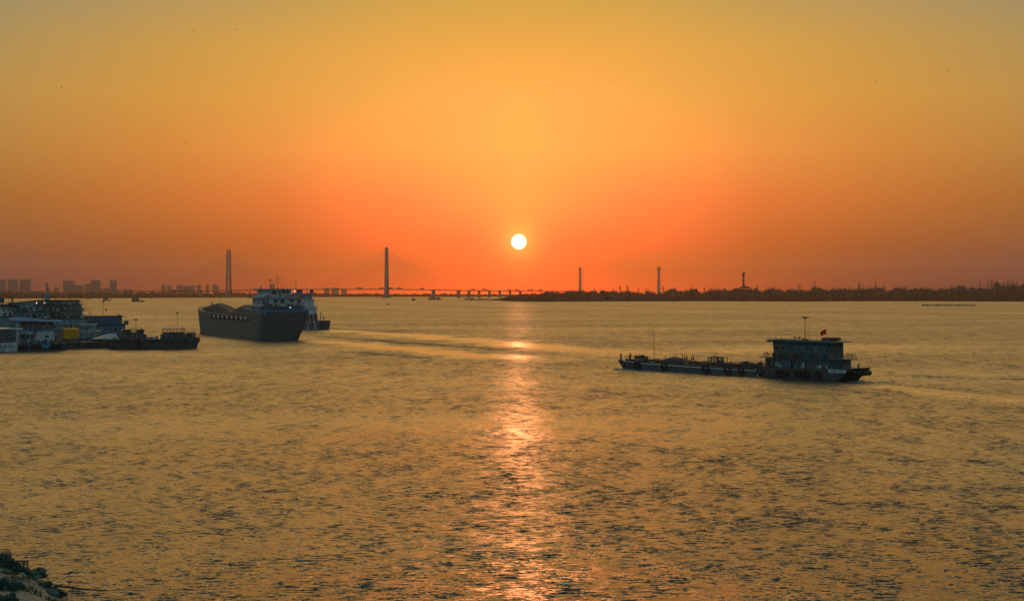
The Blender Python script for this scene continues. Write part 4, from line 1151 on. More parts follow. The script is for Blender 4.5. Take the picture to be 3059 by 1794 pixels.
# balconies railings facing aft
v.rail([(-.1, TP(806, 0)), (-.1, TP(868, 0))], z2 + .3, 1.1, m_white, .05, .9, rails=(1, .66, .33))
v.rail([(-.1, TP(815, 0)), (-.1, TP(853, 0))], zD + .2, 1.1, m_white, .05, .9, rails=(1, .66, .33))
v.rail([(-.1, TP(880, 0)), (-.1, TP(905, 0))], zD + .2, 1.1, m_white, .05, .9, rails=(1, .66, .33))
b = MB(); b.path([v.p(.9, TP(771, .9), zD), v.p(.9, TP(770, .9), zD + 1.6), v.p(.9, TP(765, .9), z2)], .18); b.build('wing_bracket', m_white, v.o)
v.rail([(6, .3), (14, .3)], zst - .1, 1.2, m_white, .05, 1.2)
# masts on top
def top(px, yt, r, arms=(), radar=None, name='mast', s=4.0):
    t = v.T(px, s); return v.mast(s, t, z3 + .4, v.Z(yt, s, t), r, [(v.Z(y, s, t), w) for y, w in arms], radar, name=name)
top(807, 839, .09, ((843, .3),), 2.1, 'radar_mast')
t = v.T(829, 4.0); b = MB()
b.tube(v.p(4, t, z3 + .4), v.p(4, t, v.Z(822, 4, t)), .13, .07, n=6)
R_ = v.o.rotation_euler.z; ex = Matrix.Rotation(-R_, 3, 'Z') @ Vector((1, 0, 0))
for y in (829.5, 837, 843.5):
    z = v.Z(y, 4, t); w = 1.15
    pts = [v.p(4, t, z) + ex * (w * u) + Vector((0, 0, .42 * u * u)) for u in (-1, -.8, -.5, 0, .5, .8, 1)]
    b.path(pts, .075, n=5)
b.blob(v.p(4, t, v.Z(822, 4, t)), .16, .16, .2, 2, rough=.05)
b.build('signal_mast', m_steel, v.o)
top(843, 828, .05, name='aerial'); top(795, 832, .05, name='aerial'); top(815, 858, .1, name='aerial')
t = v.T(844, 4.0); b = MB(); b.tube(v.p(4, t, z3 + .5), v.p(4, t, z3 + 1.0), .28, .16, n=8); b.build('lamp_base', m_steel, v.o)
t = v.T(878, 4.0); b = MB(); b.blob(v.p(3, t, v.Z(869, 3, t)), .3, .3, .3, 5, rough=.03)
lm = bpy.data.materials.new('lit_lamp'); lm.use_nodes = True; lb = lm.node_tree.nodes['Principled BSDF']; lb.inputs['Emission Color'].default_value = (1.0, .55, .35, 1); lb.inputs['Emission Strength'].default_value = 1.6
b.build('deck_lamp', lm, v.o, smooth=True)
t = v.T(869, -1.0); lm2 = bpy.data.materials.new('lit_white_lamp'); lm2.use_nodes = True; lb = lm2.node_tree.nodes['Principled BSDF']; lb.inputs['Emission Color'].default_value = (.6, 1.0, .95, 1); lb.inputs['Emission Strength'].default_value = 2.5
b = MB(); b.blob(v.p(-.1, t, v.Z(918.5, 0, t)), .18, .18, .18, 6, rough=.03); b.build('stern_lamp', lm2, v.o, smooth=True)
# red bunting on the lower deck, and the streams of cooling water from the stern
t = v.T(904, -.2); b = MB()
for i in range(5): v.box(b, -.35, -.3, t - 2.4 + i * .55, t - 2.0 + i * .55, v.Z(900 - 2.2 * i, 0, t), v.Z(900 - 2.2 * i, 0, t) + .9)
b.build('red_bunting', m_red, v.o)
m_spout = mat('spout_water', (.75, .62, .52), .25)
t0 = v.T(924, -2.5)
for (pxs, nm) in (([(924, 931), (931, 937), (936, 950), (940, 965), (942, 978), (944, 989)], .10), ([(924, 931), (925, 945), (923, 962), (920, 975), (917, 988)], .07)):
    ctrl = []
    for px, py in pxs:
        s = -3.0; t = v.T(px, s); ctrl.append(v.p(s, t, v.Z(py, s, t)))
    b = MB(); n = 26; jr = random.Random(3); prev_ = None
    for i in range(n + 1):
        u = i / n * (len(ctrl) - 1); k_ = min(int(u), len(ctrl) - 2); f = u - k_
        p0 = ctrl[max(0, k_ - 1)]; p1 = ctrl[k_]; p2 = ctrl[k_ + 1]; p3 = ctrl[min(len(ctrl) - 1, k_ + 2)]
        q = .5 * ((2 * p1) + (p2 - p0) * f + (2 * p0 - 5 * p1 + 4 * p2 - p3) * f * f + (3 * p1 - p0 - 3 * p2 + p3) * f ** 3)
        rad = nm * (1 + .5 * i / n) * jr.uniform(.75, 1.25)
        if prev_: b.tube(prev_[0], q, prev_[1], rad, n=6)
        prev_ = (q, rad)
        if i > 8 and jr.random() < .8: b.blob(q + Vector((jr.uniform(-.4, .4), jr.uniform(-.4, .4), jr.uniform(-.2, .2))), .07, .07, .12, i, n=5, m=4)
    b.build('cooling_water_jet', m_spout, v.o, smooth=True)

# ------------------------------------------------------------------ ship mostly hidden behind the bulk carrier
v = Vessel('cargo_ship', 953, 985, 820, 981, 'grey cargo ship with a stepped white deckhouse half hidden behind the bulk carrier', 'ship')
L = v.L
h1 = v.hull([(-.6, .6, 1.0, 7, .5, .5, v.Z(957, 0)), (0, .9, .3, 7.7, .3, .3, v.Z(957, 0)), (4, 4, 0, 8, 0, 0, v.Z(958, 0)), (L, L, 0, 8, 0, 0, 4.2), (L + 26, L + 24, 0, 8, .5, .5, 4.6), (L + 34, L + 30, 3.5, 5, 1, 1, 5.5)], m_hull, draft=1.5)
b = MB(); v.box(b, -.2, L, -.06, .02, 3.4, 4.0); b.build('deck_stripe', m_tealw, h1)
lev = [(951, 862, 958, 938), (949, 862, 938, 918), (942, 868, 918, 895), (936, 872, 895, 877)]
mats_ = [m_hull_dark, m_white, m_white, m_tealw]
for (x0, x1, y0, y1), mm, nm in zip(lev, mats_, ('engine_casing', 'lower_house', 'middle_house', 'wheelhouse')):
    s0, s1 = v.S(x0 - 3, 6.8), v.S(x1, 6.8)
    zc0, zc1 = v.Z(y0, s0, 1.5), v.Z(y1, s0, 1.5)
    zm = (zc0 + zc1) / 2
    ho = v.house(nm, s0, s1, 1.2, 6.8, zc0, zc1, mm, win=[(s0 + (s1 - s0) * q, .8, zm + .3, .9) for q in (.14, .3, .46)])
    v.slab(nm.split('_')[0] + '_deck', s0 - .4, s1 + .5, .9, 7.1, zc1, zc1 + .25, m_white)
    if nm != 'wheelhouse': v.rail([(s0 - .35, 1.0), (s0 - .35, 7)], zc1 + .2, 1.0, m_white, .05, 1.2, rails=(1, .5))
zt_ = v.Z(877, 8, 4) + .25
for px, yt, r, arms in ((884, 837, .16, ((845, 1.4),)), (917, 856, .2, ()),):
    s = v.S(px, 4); v.mast(s, 4, zt_, v.Z(yt, s, 4), r, [(v.Z(y, s, 4), w) for y, w in arms])
s = v.S(930.5, 4); v.slab('funnel', s - .7, s + .7, 3.3, 4.8, zt_, v.Z(864, s, 4), m_blue)
s = v.S(895, 4); v.slab('roof_locker', s - 1.2, s + 1.4, 3, 5, zt_, v.Z(864, s, 4), m_steel)
s = v.S(948, .9); v.mast(s, .9, 4, v.Z(895, s, .9), .09, name='aft_post')
v.rail([(v.S(948, 1), 1.0), (v.S(940, 1), 1.0)], v.Z(918, 5), 1.6, m_white, .05, .8)
for px, y0 in ((958, 931), (967, 944)):
    s = v.S(px, 4); b = MB(); b.tube(v.p(s, 4, 4.5), v.p(s, 4, v.Z(y0, s, 4)), .22, n=7); b.tube(v.p(s - .6, 4, v.Z(y0 + 5, s, 4)), v.p(s + .6, 4, v.Z(y0 + 5, s, 4)), .12, n=6); b.build('capstan', m_steel, v.o)
v.rail([(0.2, .5), (5, .5)], 4.6, .9, m_steel, .05, 1.2)

# ------------------------------------------------------------------ the moored craft at the left
rnd = random.Random(21)
def junk(v, s0, s1, t0, t1, z, n, hmax, seed, mats, name='deck_cargo'):
    r = random.Random(seed)
    for i in range(n):
        s = r.uniform(s0, s1); t = r.uniform(t0, t1); w = r.uniform(.3, .9); h = r.uniform(.3, hmax); b = MB()
        k = r.random()
        if k < .5: v.box(b, s - w / 2, s + w / 2, t - w / 2, t + w / 2, z, z + h)
        elif k < .8: b.tube(v.p(s, t, z), v.p(s, t, z + h), w * .4, n=9)
        else: b.blob(v.p(s, t, z + h * .4), w * .6, w * .5, h * .45, i, rough=.3)
        b.build(name, r.choice(mats), v.o)

def small_boat(px_stern, px_bow, yw, cab, yc_top, label, mastpx, mast_y, lit, yd=1013, fore=None):
    v = Vessel('work_boat', px_stern, yw, px_bow - 8, yw - 2.5, label, 'boat', 'small dark work boats moored in line')
    L = v.L; zd = v.Z(yd, 3)
    h = v.hull([(-.6, .4, .8, 4.0, .2, .2, zd + .1), (1.5, 1.5, 0, 4.8, .1, .1, zd), (L * .7, L * .7, 0, 4.8, .1, .1, zd), (L * .88, L * .86, .5, 4.3, .4, .4, zd + .5), (L + .8, L - .6, 2.0, 2.8, .1, .1, v.Z(1007, L))], m_hull_dark, draft=.8)
    b = MB(); pts = [(0, zd), (L * .7, zd), (L * .88, zd + .5)]
    b.path([v.p(s, -.03 if s < L * .8 else .45, z) for s, z in pts], .10, n=6); b.build('rubbing_strake', m_teal, h)
    zl = v.Z(999, 3)
    s0, s1 = v.S(cab[0] - 6, .7), v.S(cab[1] + 8, .7)
    sA, sB = min(s0, s1), max(s0, s1)
    lo_ = v.house('lower_house', sA, sB, .6, 4.2, zd - .1, zl, m_hull_dark, win=[(sA + (sB - sA) * q, .45, (zd + zl) / 2 + .2, .5) for q in (.15, .38, .6, .85)])
    s0, s1 = v.S(cab[0], .9), v.S(cab[1], .9); sA, sB = min(s0, s1), max(s0, s1)
    zr = v.Z(yc_top, 3)
    # wheelhouse with open windows: posts, sill and roof
    sill = zl + (zr - zl) * .42; head = zl + (zr - zl) * .86
    b = MB()
    v.box(b, sA, sB, .9, 3.9, zl, sill); b2 = b.build('wheelhouse', m_hull_dark, v.o)
    n = 6
    for i in range(n + 1):
        s = sA + .06 + (sB - sA - .12) * i / n
        for t in (.96, 3.84):
            b = MB(); v.box(b, s - .07, s + .07, t - .05, t + .05, sill, zr); b.build('window_post', m_hull_dark, b2)
    if not lit:
        b = MB(); v.box(b, sA + .1, sA + (sB - sA) * .34, 1.0, 3.8, sill, zr); b.build('cabin_wall', m_hull_dark, b2)
        b = MB(); v.box(b, sA + (sB - sA) * .72, sB - .1, 1.0, 3.8, sill, zr); b.build('cabin_wall', m_hull_dark, b2)
    b = MB(); b.loft([[v.p(sA - .6, .5, zr), v.p(sB + .6, .5, zr), v.p(sB + .6, 4.3, zr), v.p(sA - .6, 4.3, zr)], [v.p(sA - .3, .6, zr + .22), v.p(sB + .2, .6, zr + .22), v.p(sB + .2, 4.2, zr + .22), v.p(sA - .3, 4.2, zr + .22)]])
    b.build('roof', m_steel, v.o)
    s = v.S(mastpx, 2.4); v.mast(s, 2.4, zr + .2, v.Z(mast_y, s, 2.4), .07, arms=((v.Z(mast_y + 9, s, 2.4), .5),), radar=1.4, name='mast')
    v.rail([(sA - 3.0, .2), (max(.4, sA - 8), .2)], zd, .8, m_steel, .035, 1.0)
    v.rail([(L * .84, .5), (L * .98, 1.9)], zd + .5, .8, m_steel, .035, .9)
    for k in range(7): v.tyre(1.5 + k * (L - 4) / 7, -.2, zd - .7 - .2 * (k % 2), .42, .14)
    junk(v, 1, sA - 1, .6, 4, zd, 7, 1.1, int(px_stern), [m_tealw, m_steel, m_rust, m_white])
    junk(v, sB + .8, L * .86, .8, 3.8, zd, 4, .9, int(px_bow), [m_steel, m_teal, m_rust])
    return v, zr, sA, sB, zd
v, zr, sA, sB, zd = small_boat(424, 602, 1043.5, (489, 552), 984, 'outermost dark work boat, daylight showing through its wheelhouse windows, nearest the bulk carrier', 530, 937, True)
v.tyre(v.L + .1, 2.4, v.Z(1017, v.L), .55, .18)
s = v.S(545, 2); v.slab('vent', s - .15, s + .15, 1.8, 2.2, zr + .2, zr + .75, m_rust)
s0, s1 = v.S(560, 1), v.S(584, 1); v.house('fore_shelter', s0, s1, .9, 3.8, zd + .1, v.Z(993, s0), m_hull_dark, win=[((s0 + s1) / 2 + .6, .5, v.Z(1002, s0), .8)])
v, zr, sA, sB, zd = small_boat(333, 470, 1043.5, (371, 430), 986, 'dark work boat with a red vent on its cabin roof and stayed mast', 406, 957, False)
s = v.S(423, 2); b = MB(); b.tube(v.p(s, 2, zr + .2), v.p(s + .1, 2, zr + .8), .16, .22, n=8); b.build('red_vent', m_redp, v.o)
for q in (-.5, .5):
    b = MB(); s = v.S(407, 2.4) + q; b.tube(v.p(s, 2.4, zr + .2), v.p(s * .999 - q * .75, 2.4, v.Z(962, s, 2.4)), .035, n=4); b.build('mast_stay', m_steel, v.o)

# low cargo pontoon with clutter, grey gabled tarpaulin
v = Vessel('cargo_pontoon', 158, 1043.5, 345, 1039.5, 'low rusty cargo pontoon crowded with gear between floating jetty and work boats', 'pontoon')
zd = v.Z(1022, 5)
v.hull([(0, .8, 0, 7, .1, .1, zd), (1.5, 1.5, 0, 7, 0, 0, zd), (v.L - 1, v.L - 1, 0, 7, 0, 0, zd), (v.L, v.L - .8, 0, 7, .1, .1, zd)], m_hull_dark, draft=.8)
b = MB(); v.box(b, .5, v.L - .5, -.08, .0, zd - .35, zd - .1); b.build('rubbing_strake', m_teal, v.o)
for k in range(6): v.tyre(1.2 + k * 3.6, -.2, zd - .7, .42, .14)
junk(v, .8, v.L - 1, .5, 6, zd, 34, 1.5, 5, [m_rust, m_steel, m_teal, m_tealw, m_hull_dark, mat('dusky_pink', (.16, .10, .11), .9)])
v.rail([(.3, .2), (v.L - 9, .2)], zd, .9, m_teal, .04, 1.1)
b = MB(); b.tube(v.p(v.S(312, .5), .5, zd), v.p(v.S(312, .5), .5, v.Z(1008, 18, .5)), .22, n=8); b.build('mooring_post', m_steel, v.o)
P0 = v
s0, s1 = v.S(297, 2), v.S(352, 2); b = MB()
zb, zp = v.Z(1012, s0, 2), v.Z(996, s0, 2)
b.loft([[v.p(s0 - 1.5, 1.0, zb), v.p(s0 - 1.5, 6.5, zb), v.p(s0 + 3.8, 3.8, zp - .1)], [v.p(s1, 1.0, zb - .3), v.p(s1, 6.5, zb - .1), v.p(s1 - .2, 3.8, zp + .1)]])
tp = b.build('gabled_tarpaulin', m_tarp, None)
tp.location = v.o.location; tp.rotation_euler = v.o.rotation_euler
tag(tp, 'pale grey gabled tarpaulin roof stretched behind the pontoon beside the work boat', 'tarpaulin')
v = Vessel('yellow_boat', 183, 1040, 237, 1039, 'flat boat under a square mustard yellow tarpaulin beside the floating jetty', 'boat')
v.P += v.a * 8.5; v.o.location = v.P
zd = 1.6
v.hull([(0, .5, 0, 4.5, .2, .2, zd), (v.L, v.L - .5, 0, 4.5, .2, .2, zd)], m_hull_dark, draft=.6)
b = MB(); s0, s1 = v.S(191), v.S(236); z0, z1 = v.Z(1011, s0), v.Z(984, s0)
b.loft([[v.p(s0, 0, zd), v.p(s1, 0, zd), v.p(s1, 4.5, zd), v.p(s0, 4.5, zd)], [v.p(s0 + .1, .1, z0), v.p(s1 - .1, .1, z0), v.p(s1 - .1, 4.4, z0), v.p(s0 + .1, 4.4, z0)]])
b.build('lower_screen', m_steel, v.o)
b = MB(); n = 9; rings = []
for i in range(n + 1):
    s = s0 + (s1 - s0) * i / n; w = .10 * math.sin(i * 2.2)
    rings.append([v.p(s, -.1 + w, z0 - .05), v.p(s, .0 + w * .5, z1), v.p(s, 2.2, z1 + .5), v.p(s, 4.5, z1), v.p(s, 4.6, z0)])
b.loft(rings); b.build('tarpaulin', m_yellow, v.o)

# white cabin launch behind it
v = Vessel('cabin_launch', 228, 1036, 296, 1035, 'white cabin launch with a flat pale roof right of the yellow tarpaulin', 'boat')
v.P += v.a * 6; v.o.location = v.P
v.hull([(0, .4, 0, 5, .2, .2, 3.0), (v.L * .8, v.L * .78, 0, 5, .3, .3, 3.0), (v.L + 1.5, v.L, 2, 3, .1, .1, 3.6)], m_hull_dark, draft=.7)
s0, s1 = v.S(238), v.S(288); zL, zM, zT = v.Z(1011, s0), v.Z(990, s0), v.Z(970, s0)
v.house('lower_cabin', s0 - .5, s1 + .3, .2, 4.8, 2.9, zM, m_tealw, win=[(s0 + k, .6, (zM + 2.9) / 2 + .2, .8) for k in (1, 2.3, 3.6, 4.6)])
v.slab('cabin_deck', s0 - 1, s1 + 1.6, 0, 5, zM, zM + .18, m_white)
v.house('upper_cabin', s0, s1, .5, 4.5, zM + .18, zT, m_tealw, win=[(s0 + k, .7, (zM + zT) / 2 + .2, .9) for k in (.8, 1.9, 3.0)])
v.slab('roof', s0 - .4, s1 + .6, .2, 4.8, zT, zT + .2, m_white)
v.ring(v.S(297), -.1, v.Z(998, s1)); v.rail([(s1 + .4, .2), (s1 + 3.0, .2)], zM + .1, .9, m_white, .04, .7)
v.mast(v.S(266, 2), 2, zT, v.Z(944, 3, 2), .05)

# ---- floating jetty house with blue awning
v = Vessel('floating_jetty_house', 58, 1048, 190, 1045.5, 'two storey white floating jetty house under a long blue awning, ringed with tyres', 'floating house')
z1 = v.Z(1021, 5); z2 = v.Z(985, 5); z3 = v.Z(960, 5)
v.hull([(-1.5, -1, 0, 9, 0, 0, z1 - .6), (v.L + 1, v.L + .8, 0, 9, 0, 0, z1 - .6)], m_hull_dark, name='pontoon', draft=.9)
for x0, x1 in ((80, 91), (122, 152), (182, 194)):
    b = MB(); v.box(b, v.S(x0), v.S(x1), -.06, -.003, z1 - 2.1, z1 - .9); b.build('blue_panel', mat('bright_blue_panel', (.012, .19, .33), .6, var=.4), v.o)
for px in (62, 70, 78, 94, 102, 110, 118, 154, 162, 170, 177, 186): v.tyre(v.S(px), -.25, z1 - 1.5 - .25 * (px % 3), .55, .18)
wl = v.house('ground_floor', v.S(60), v.S(164), .8, 8, z1 - .6, z2, m_white, win=[(v.S(px), w, z1 + 1.8, h) for px, w, h in ((67, 1.0, 1.6), (75, .6, 2.2), (84, .9, 1.6), (96, .6, 1.5), (140, 1.2, .6))])
b = MB(); b.path([v.p(v.S(94), .3, z1 - .6), v.p(v.S(107), .3, z2)], .22, n=4); b.path([v.p(v.S(97), .5, z1 - .6), v.p(v.S(110), .5, z2)], .18, n=4); b.build('stair', m_steel, v.o)
v.slab('upper_deck', v.S(56), v.S(183), 0, 8.6, z2, z2 + .45, m_blue)
v.rail([(v.S(57), .1), (v.S(182), .1)], z2 + .4, 1.15, m_tealw, .045, .9, rails=(1, .75, .5, .25))
for px in (58, 84, 91, 113, 142, 168):
    b = MB(); b.tube(v.p(v.S(px, .3), .3, z2 + .4), v.p(v.S(px, .3), .3, z3 + .1), .11, n=6); b.build('awning_post', m_tealw, v.o)
up = v.house('upper_room', v.S(66, 3), v.S(158, 3), 3, 8, z2 + .45, z3 - .1, m_hull_dark, win=[(v.S(px, 3), 1.0, z2 + 2.0, 1.1) for px in (80, 100, 120, 140)])
b = MB(); rings = []
for i in range(17):
    px = 30 + i * 10; s = v.S(px); y = lerp_pts([(30, 951), (50, 949), (90, 950), (120, 955), (150, 957), (190, 957)], px)
    z = v.Z(y, s); zb = v.Z(lerp_pts([(30, 957), (90, 960), (190, 961)], px), s)
    rings.append([v.p(s, -.7, zb), v.p(s, -.5, zb + .25 + .06 * math.sin(i * 2)), v.p(s, 3.5, z + .2), v.p(s, 8, zb + .2), v.p(s, 8, zb)])
b.loft(rings); b.build('awning', m_bluetarp, v.o)
for k, (px, c) in enumerate(((100, m_rust), (128, m_yellow), (137, m_red), (147, m_yellow), (155, m_tarp))):
    b = MB(); s = v.S(px, 1.2); v.box(b, s - .5, s + .5, 1.0, 1.5, z2 + .45, z2 + 1.2 + .3 * (k % 2)); b.build('stored_crate', c, v.o, bevel=.04)
# posts and fabric on the end frame
b = MB()
for px in (166, 173, 180, 187):
    b.tube(v.p(v.S(px, .4), .4, z1 - .6), v.p(v.S(px, .4), .4, z2), .06, n=5)
b.build('screen_post', m_redp, v.o)
b = MB(); v.box(b, v.S(166, 1.2), v.S(188, 1.2), 1.2, 1.3, z1 - .2, z2 - .3); b.build('canvas_screen', mat('tan_canvas', (.24, .17, .12), .9), v.o)
v.mast(v.S(58, .2), .2, z1, v.Z(960, 0, .2), .16, name='corner_post', m=m_tealw)
v.mast(v.S(91, 1), 1, z3, v.Z(893, 8, 1), .05, m=m_tealw, name='pole'); v.mast(v.S(168, 1), 1, z3, v.Z(905, 20, 1), .07, m=m_tealw, name='pole')

junk(v, v.S(62), v.S(186), .1, .7, z1 - .6, 26, 1.6, 41, [m_steel, m_rust, m_tealw, m_blue, m_hull_dark], 'stored_gear')
junk(v, v.S(60), v.S(180), .9, 2.4, z2 + .45, 16, 1.5, 42, [m_steel, m_rust, m_tealw, m_yellow, m_redp], 'stored_gear')

# ---- white ferry boat at the lower left corner
v = Vessel('passenger_boat', -40, 1051, 50, 1049.5, 'white passenger boat with a curved roof cut by the left edge of the photo', 'boat')
zw = v.Z(1022, 10); zr = v.Z(982, 10)
v.hull([(-6, -5, 0, 5, .2, .2, zw - .2), (v.L * .8, v.L * .8, 0, 5, .2, .2, zw - .1), (v.L + .6, v.L + .1, .6, 4.4, .2, .2, zw)], m_white, draft=.7)
b = MB(); v.box(b, -5, v.L * .9, -.10, -.003, zw - 1.35, zw - 1.1); b.build('hull_stripe', m_hull_dark, v.o)
v.house('cabin', -5, v.L - .9, .5, 4.5, zw - .2, v.Z(1002, 10), m_hull_dark, win=[(v.L - q, 1.1, v.Z(1012, 10), 1.3) for q in (2.0, 4.0, 6.0, 8.0)])
v.house('upper_cabin', -5, v.L - 1.6, .8, 4.2, v.Z(1002, 10), v.Z(985, 10), m_teal, win=[(v.L - q, 1.0, v.Z(993, 10), .9) for q in (3, 5, 7, 9)])
b = MB(); rings = []
for i in range(9):
    s = -6 + (v.L + 8) * i / 8; z = v.Z(lerp_pts([(-60, 984), (10, 981), (30, 981), (58, 983)], 1529.5 + F * (v.P + v.h * s).x / (v.P + v.h * s).y), s)
    rings.append([v.p(s, -.2, z), v.p(s, 2.5, z + .35), v.p(s, 5.2, z), v.p(s, 5.2, z - .18), v.p(s, 2.5, z + .15), v.p(s, -.2, z - .18)])
b.loft(rings); b.build('roof', m_white, v.o)
s = v.S(51, -.3); b = MB(); b.tube(v.p(s, -.3, v.Z(977, s)), v.p(s, -.3, v.Z(967, s)), .28, n=8); b.build('roof_lamp', m_white, v.o)
v.rail([(v.L - 1.5, .1), (v.L + .4, .8)], zw - .1, .9, m_steel, .04, .8)

# ---- white work ship behind, with sloping roof line and broad wheelhouse
v = Vessel('inspection_ship', 30, 1037, 285, 1030, 'big pale teal ship with a long sloping roof, tapered white mast and pink lettered wheelhouse', 'ship')
Z = lambda y, s=15, t=0: v.Z(y, s, t)
v.hull([(-2, 0, .5, 12, .5, .5, 4), (2, 2, 0, 12.5, 0, 0, 4), (v.L * .85, v.L * .85, 0, 12.5, .3, .3, 4.2), (v.L + 2, v.L, 5, 7.5, .4, .4, 5.2)], m_hull, draft=1.2)
sa, sb = v.S(55), v.S(262)
v.house('main_deck_house', sa, sb, .8, 11.5, 4, Z(952), m_tealw, win=[(sa + 1.5 + k * 2.1, .8, (4 + Z(952)) / 2 + .3, .9) for k in range(11)])
v.slab('promenade_deck', sa - .5, v.S(264), .2, 12, Z(952), Z(952) + .2, m_hull_dark)
v.house('second_deck_house', sa + .5, v.S(252), 1.4, 11, Z(952) + .2, Z(930), m_tealw, win=[(sa + 2 + k * 2.2, 1.0, (Z(952) + Z(930)) / 2 + .2, 1.0) for k in range(10)])
v.slab('boat_deck', sa, v.S(261), .6, 11.6, Z(930), Z(930) + .2, m_teal)
v.house('third_deck_house', sa + 1.5, v.S(252), 1.8, 10.5, Z(930) + .2, Z(912), m_tealw, win=[(sa + 3 + k * 2.4, 1.1, (Z(930) + Z(912)) / 2 + .1, .9) for k in range(9)])
v.slab('upper_deck', v.S(110), v.S(252), 1.0, 11, Z(912), Z(912) + .2, m_hull_dark)
top_ = v.house('wheelhouse', v.S(120), v.S(245), 2.0, 10, Z(912) + .2, Z(897.5), m_tealw, win=[(v.S(px), 1.2, (Z(912) + Z(897.5)) / 2 - .35, .6) for px in (132, 150, 168)])
b = MB(); s0, s1, s2 = v.S(50), v.S(118), v.S(246)
b.loft([[v.p(s0, 1.2, Z(904)), v.p(s0, 11, Z(904)), v.p(s0, 11, Z(904) + .15), v.p(s0, 1.2, Z(904) + .15)], [v.p(s1, 1.2, Z(898)), v.p(s1, 11, Z(898)), v.p(s1, 11, Z(898) + .3), v.p(s1, 1.2, Z(898) + .3)],
        [v.p(s2, 1.2, Z(897.5)), v.p(s2, 11, Z(897.5)), v.p(s2, 11, Z(897.5) + .3), v.p(s2, 1.2, Z(897.5) + .3)]])
b.build('roof', m_steel, v.o)
b = MB(); b.loft([[v.p(s0 + 1, 1.8, Z(912)), v.p(s1, 1.8, Z(912)), v.p(s1, 1.8, Z(898)), v.p(s0 + 1, 1.8, Z(904))], [v.p(s0 + 1, 10, Z(912)), v.p(s1, 10, Z(912)), v.p(s1, 10, Z(898)), v.p(s0 + 1, 10, Z(904))]])
b.build('sloping_screen', m_tealw, v.o)
pink = mat('pink_lettering', (.95, .50, .50), .6, var=.1)
v.text('长江航道测绘中心', v.S(210, 2), 1.97, Z(901.8), 1.0, pink, top_, face='side', spacing=1.05)
s = v.S(160, 3); b = MB(); v.box(b, s - 1.6, s + 1.6, .7, 1.2, Z(950), Z(908)); b.build('ventilation_trunk', m_hull_dark, v.o)
s = v.S(140, 5); b = MB()
b.loft([[v.p(s + a * .8, 5 + c * .6, Z(897)) for a, c in ((-1, -1), (1, -1), (1, 1), (-1, 1))], [v.p(s + a * .6, 5 + c * .5, Z(880)) for a, c in ((-1, -1), (1, -1), (1, 1), (-1, 1))], [v.p(s + a * .18, 5 + c * .18, Z(872)) for a, c in ((-1, -1), (1, -1), (1, 1), (-1, 1))], [v.p(s + a * .1, 5 + c * .1, Z(843)) for a, c in ((-1, -1), (1, -1), (1, 1), (-1, 1))]])
for y, w in ((848, .9), (853, .5), (861, .7), (867, .3)): b.tube(v.p(s - w, 5, Z(y)), v.p(s + w, 5, Z(y)), .07, n=5)
b.build('tapered_mast', m_tealw, v.o)
for px, y, r, w in ((127, 870, .07, .9), (166, 880, .09, .8), (209, 869, .12, .2), (172, 892, .1, .4)):
    s = v.S(px, 4); v.mast(s, 4, Z(898), Z(y), r, arms=((Z(y + 1.5), w),), name='aerial')
b = MB(); s = v.S(128, 4); b.blob(v.p(s, 4, Z(884)), .5, .5, .4, 8, rough=.05); b.build('radome', m_steel, v.o, smooth=True)
for px in (132, 109): 
    s = v.S(px, 1.7); b = MB(); b.blob(v.p(s, 1.6, Z(904)), .22, .1, .3, 3, rough=.05); b.build('deck_lamp', lm, v.o)
v.rail([(sb - .5, .4), (v.S(264), .4)], Z(952) + .2, 1.0, m_steel, .05, .8)
for y, x in ((930, 261), (912, 252)): v.rail([(v.S(x) - 3, .8), (v.S(x), .8)], Z(y) + .2, 1.0, m_steel, .05, .8)

junk(v, v.S(120), v.S(244), .5, 1.1, Z(912) + .2, 16, 1.0, 31, [m_steel, m_teal, m_white, m_tealw], 'deck_gear')
junk(v, sa, v.S(262), .4, 1.2, Z(930) + .2, 22, 1.5, 32, [m_steel, m_teal, m_white, m_hull_dark], 'deck_gear')
junk(v, sa + 6, v.S(262), .3, .8, Z(952) + .2, 22, 1.6, 33, [m_steel, m_teal, m_white, m_rust], 'deck_gear')
v.rail([(v.S(120), .9), (v.S(252), .9)], Z(912) + .2, 1.0, m_teal, .04, 1.3); v.rail([(sa, .5), (v.S(261), .5)], Z(930) + .2, 1.0, m_tealw, .04, 1.3); v.rail([(sa, .3), (v.S(263), .3)], Z(952) + .2, 1.0, m_teal, .04, 1.3)

# ---- the blue ship
v = Vessel('blue_ship', 246, 1028, 378, 1026, 'bright blue two decked ship with a flat dark roof and a small red flag', 'ship')
Z = lambda y, s=8, t=0: v.Z(y, s, t)
v.hull([(-2, -1, 0, 8, .3, .3, 3.2), (v.L * .85, v.L * .85, 0, 8, .3, .3, 3.3), (v.L + 1.2, v.L, 3, 5, .3, .3, 4.0)], m_hull_dark, draft=1)
sa, sb = v.S(246), v.S(375)
v.house('lower_house', sa, sb, .5, 7.5, 3.2, Z(970), m_blue, win=[(sa + 1 + k * 1.9, .9, (3.2 + Z(970)) / 2 + .4, 1.0) for k in range(8)])
b = MB(); v.box(b, sa, v.S(384), -.1, 8.1, Z(970), Z(966)); b.build('bridge_deck', m_teal, v.o)
v.slab('wing_screen', v.S(372), v.S(384), -.1, 1.2, Z(966), Z(958), m_teal)
v.house('upper_house', sa, v.S(366), .9, 7.1, Z(966), Z(944.5), m_blue, win=[(sa + 1.2 + k * 2.3, .9, (Z(966) + Z(944.5)) / 2 + .2, .8) for k in range(6)])
v.slab('roof', v.S(244), v.S(370), .3, 7.7, Z(944.5), Z(942.5), m_steel)
b = MB(); b.tube(v.p(v.S(368), 1, Z(945.5)), v.p(v.S(378), 1, Z(945.8)), .10, n=5); b.build('roof_spar', m_steel, v.o)
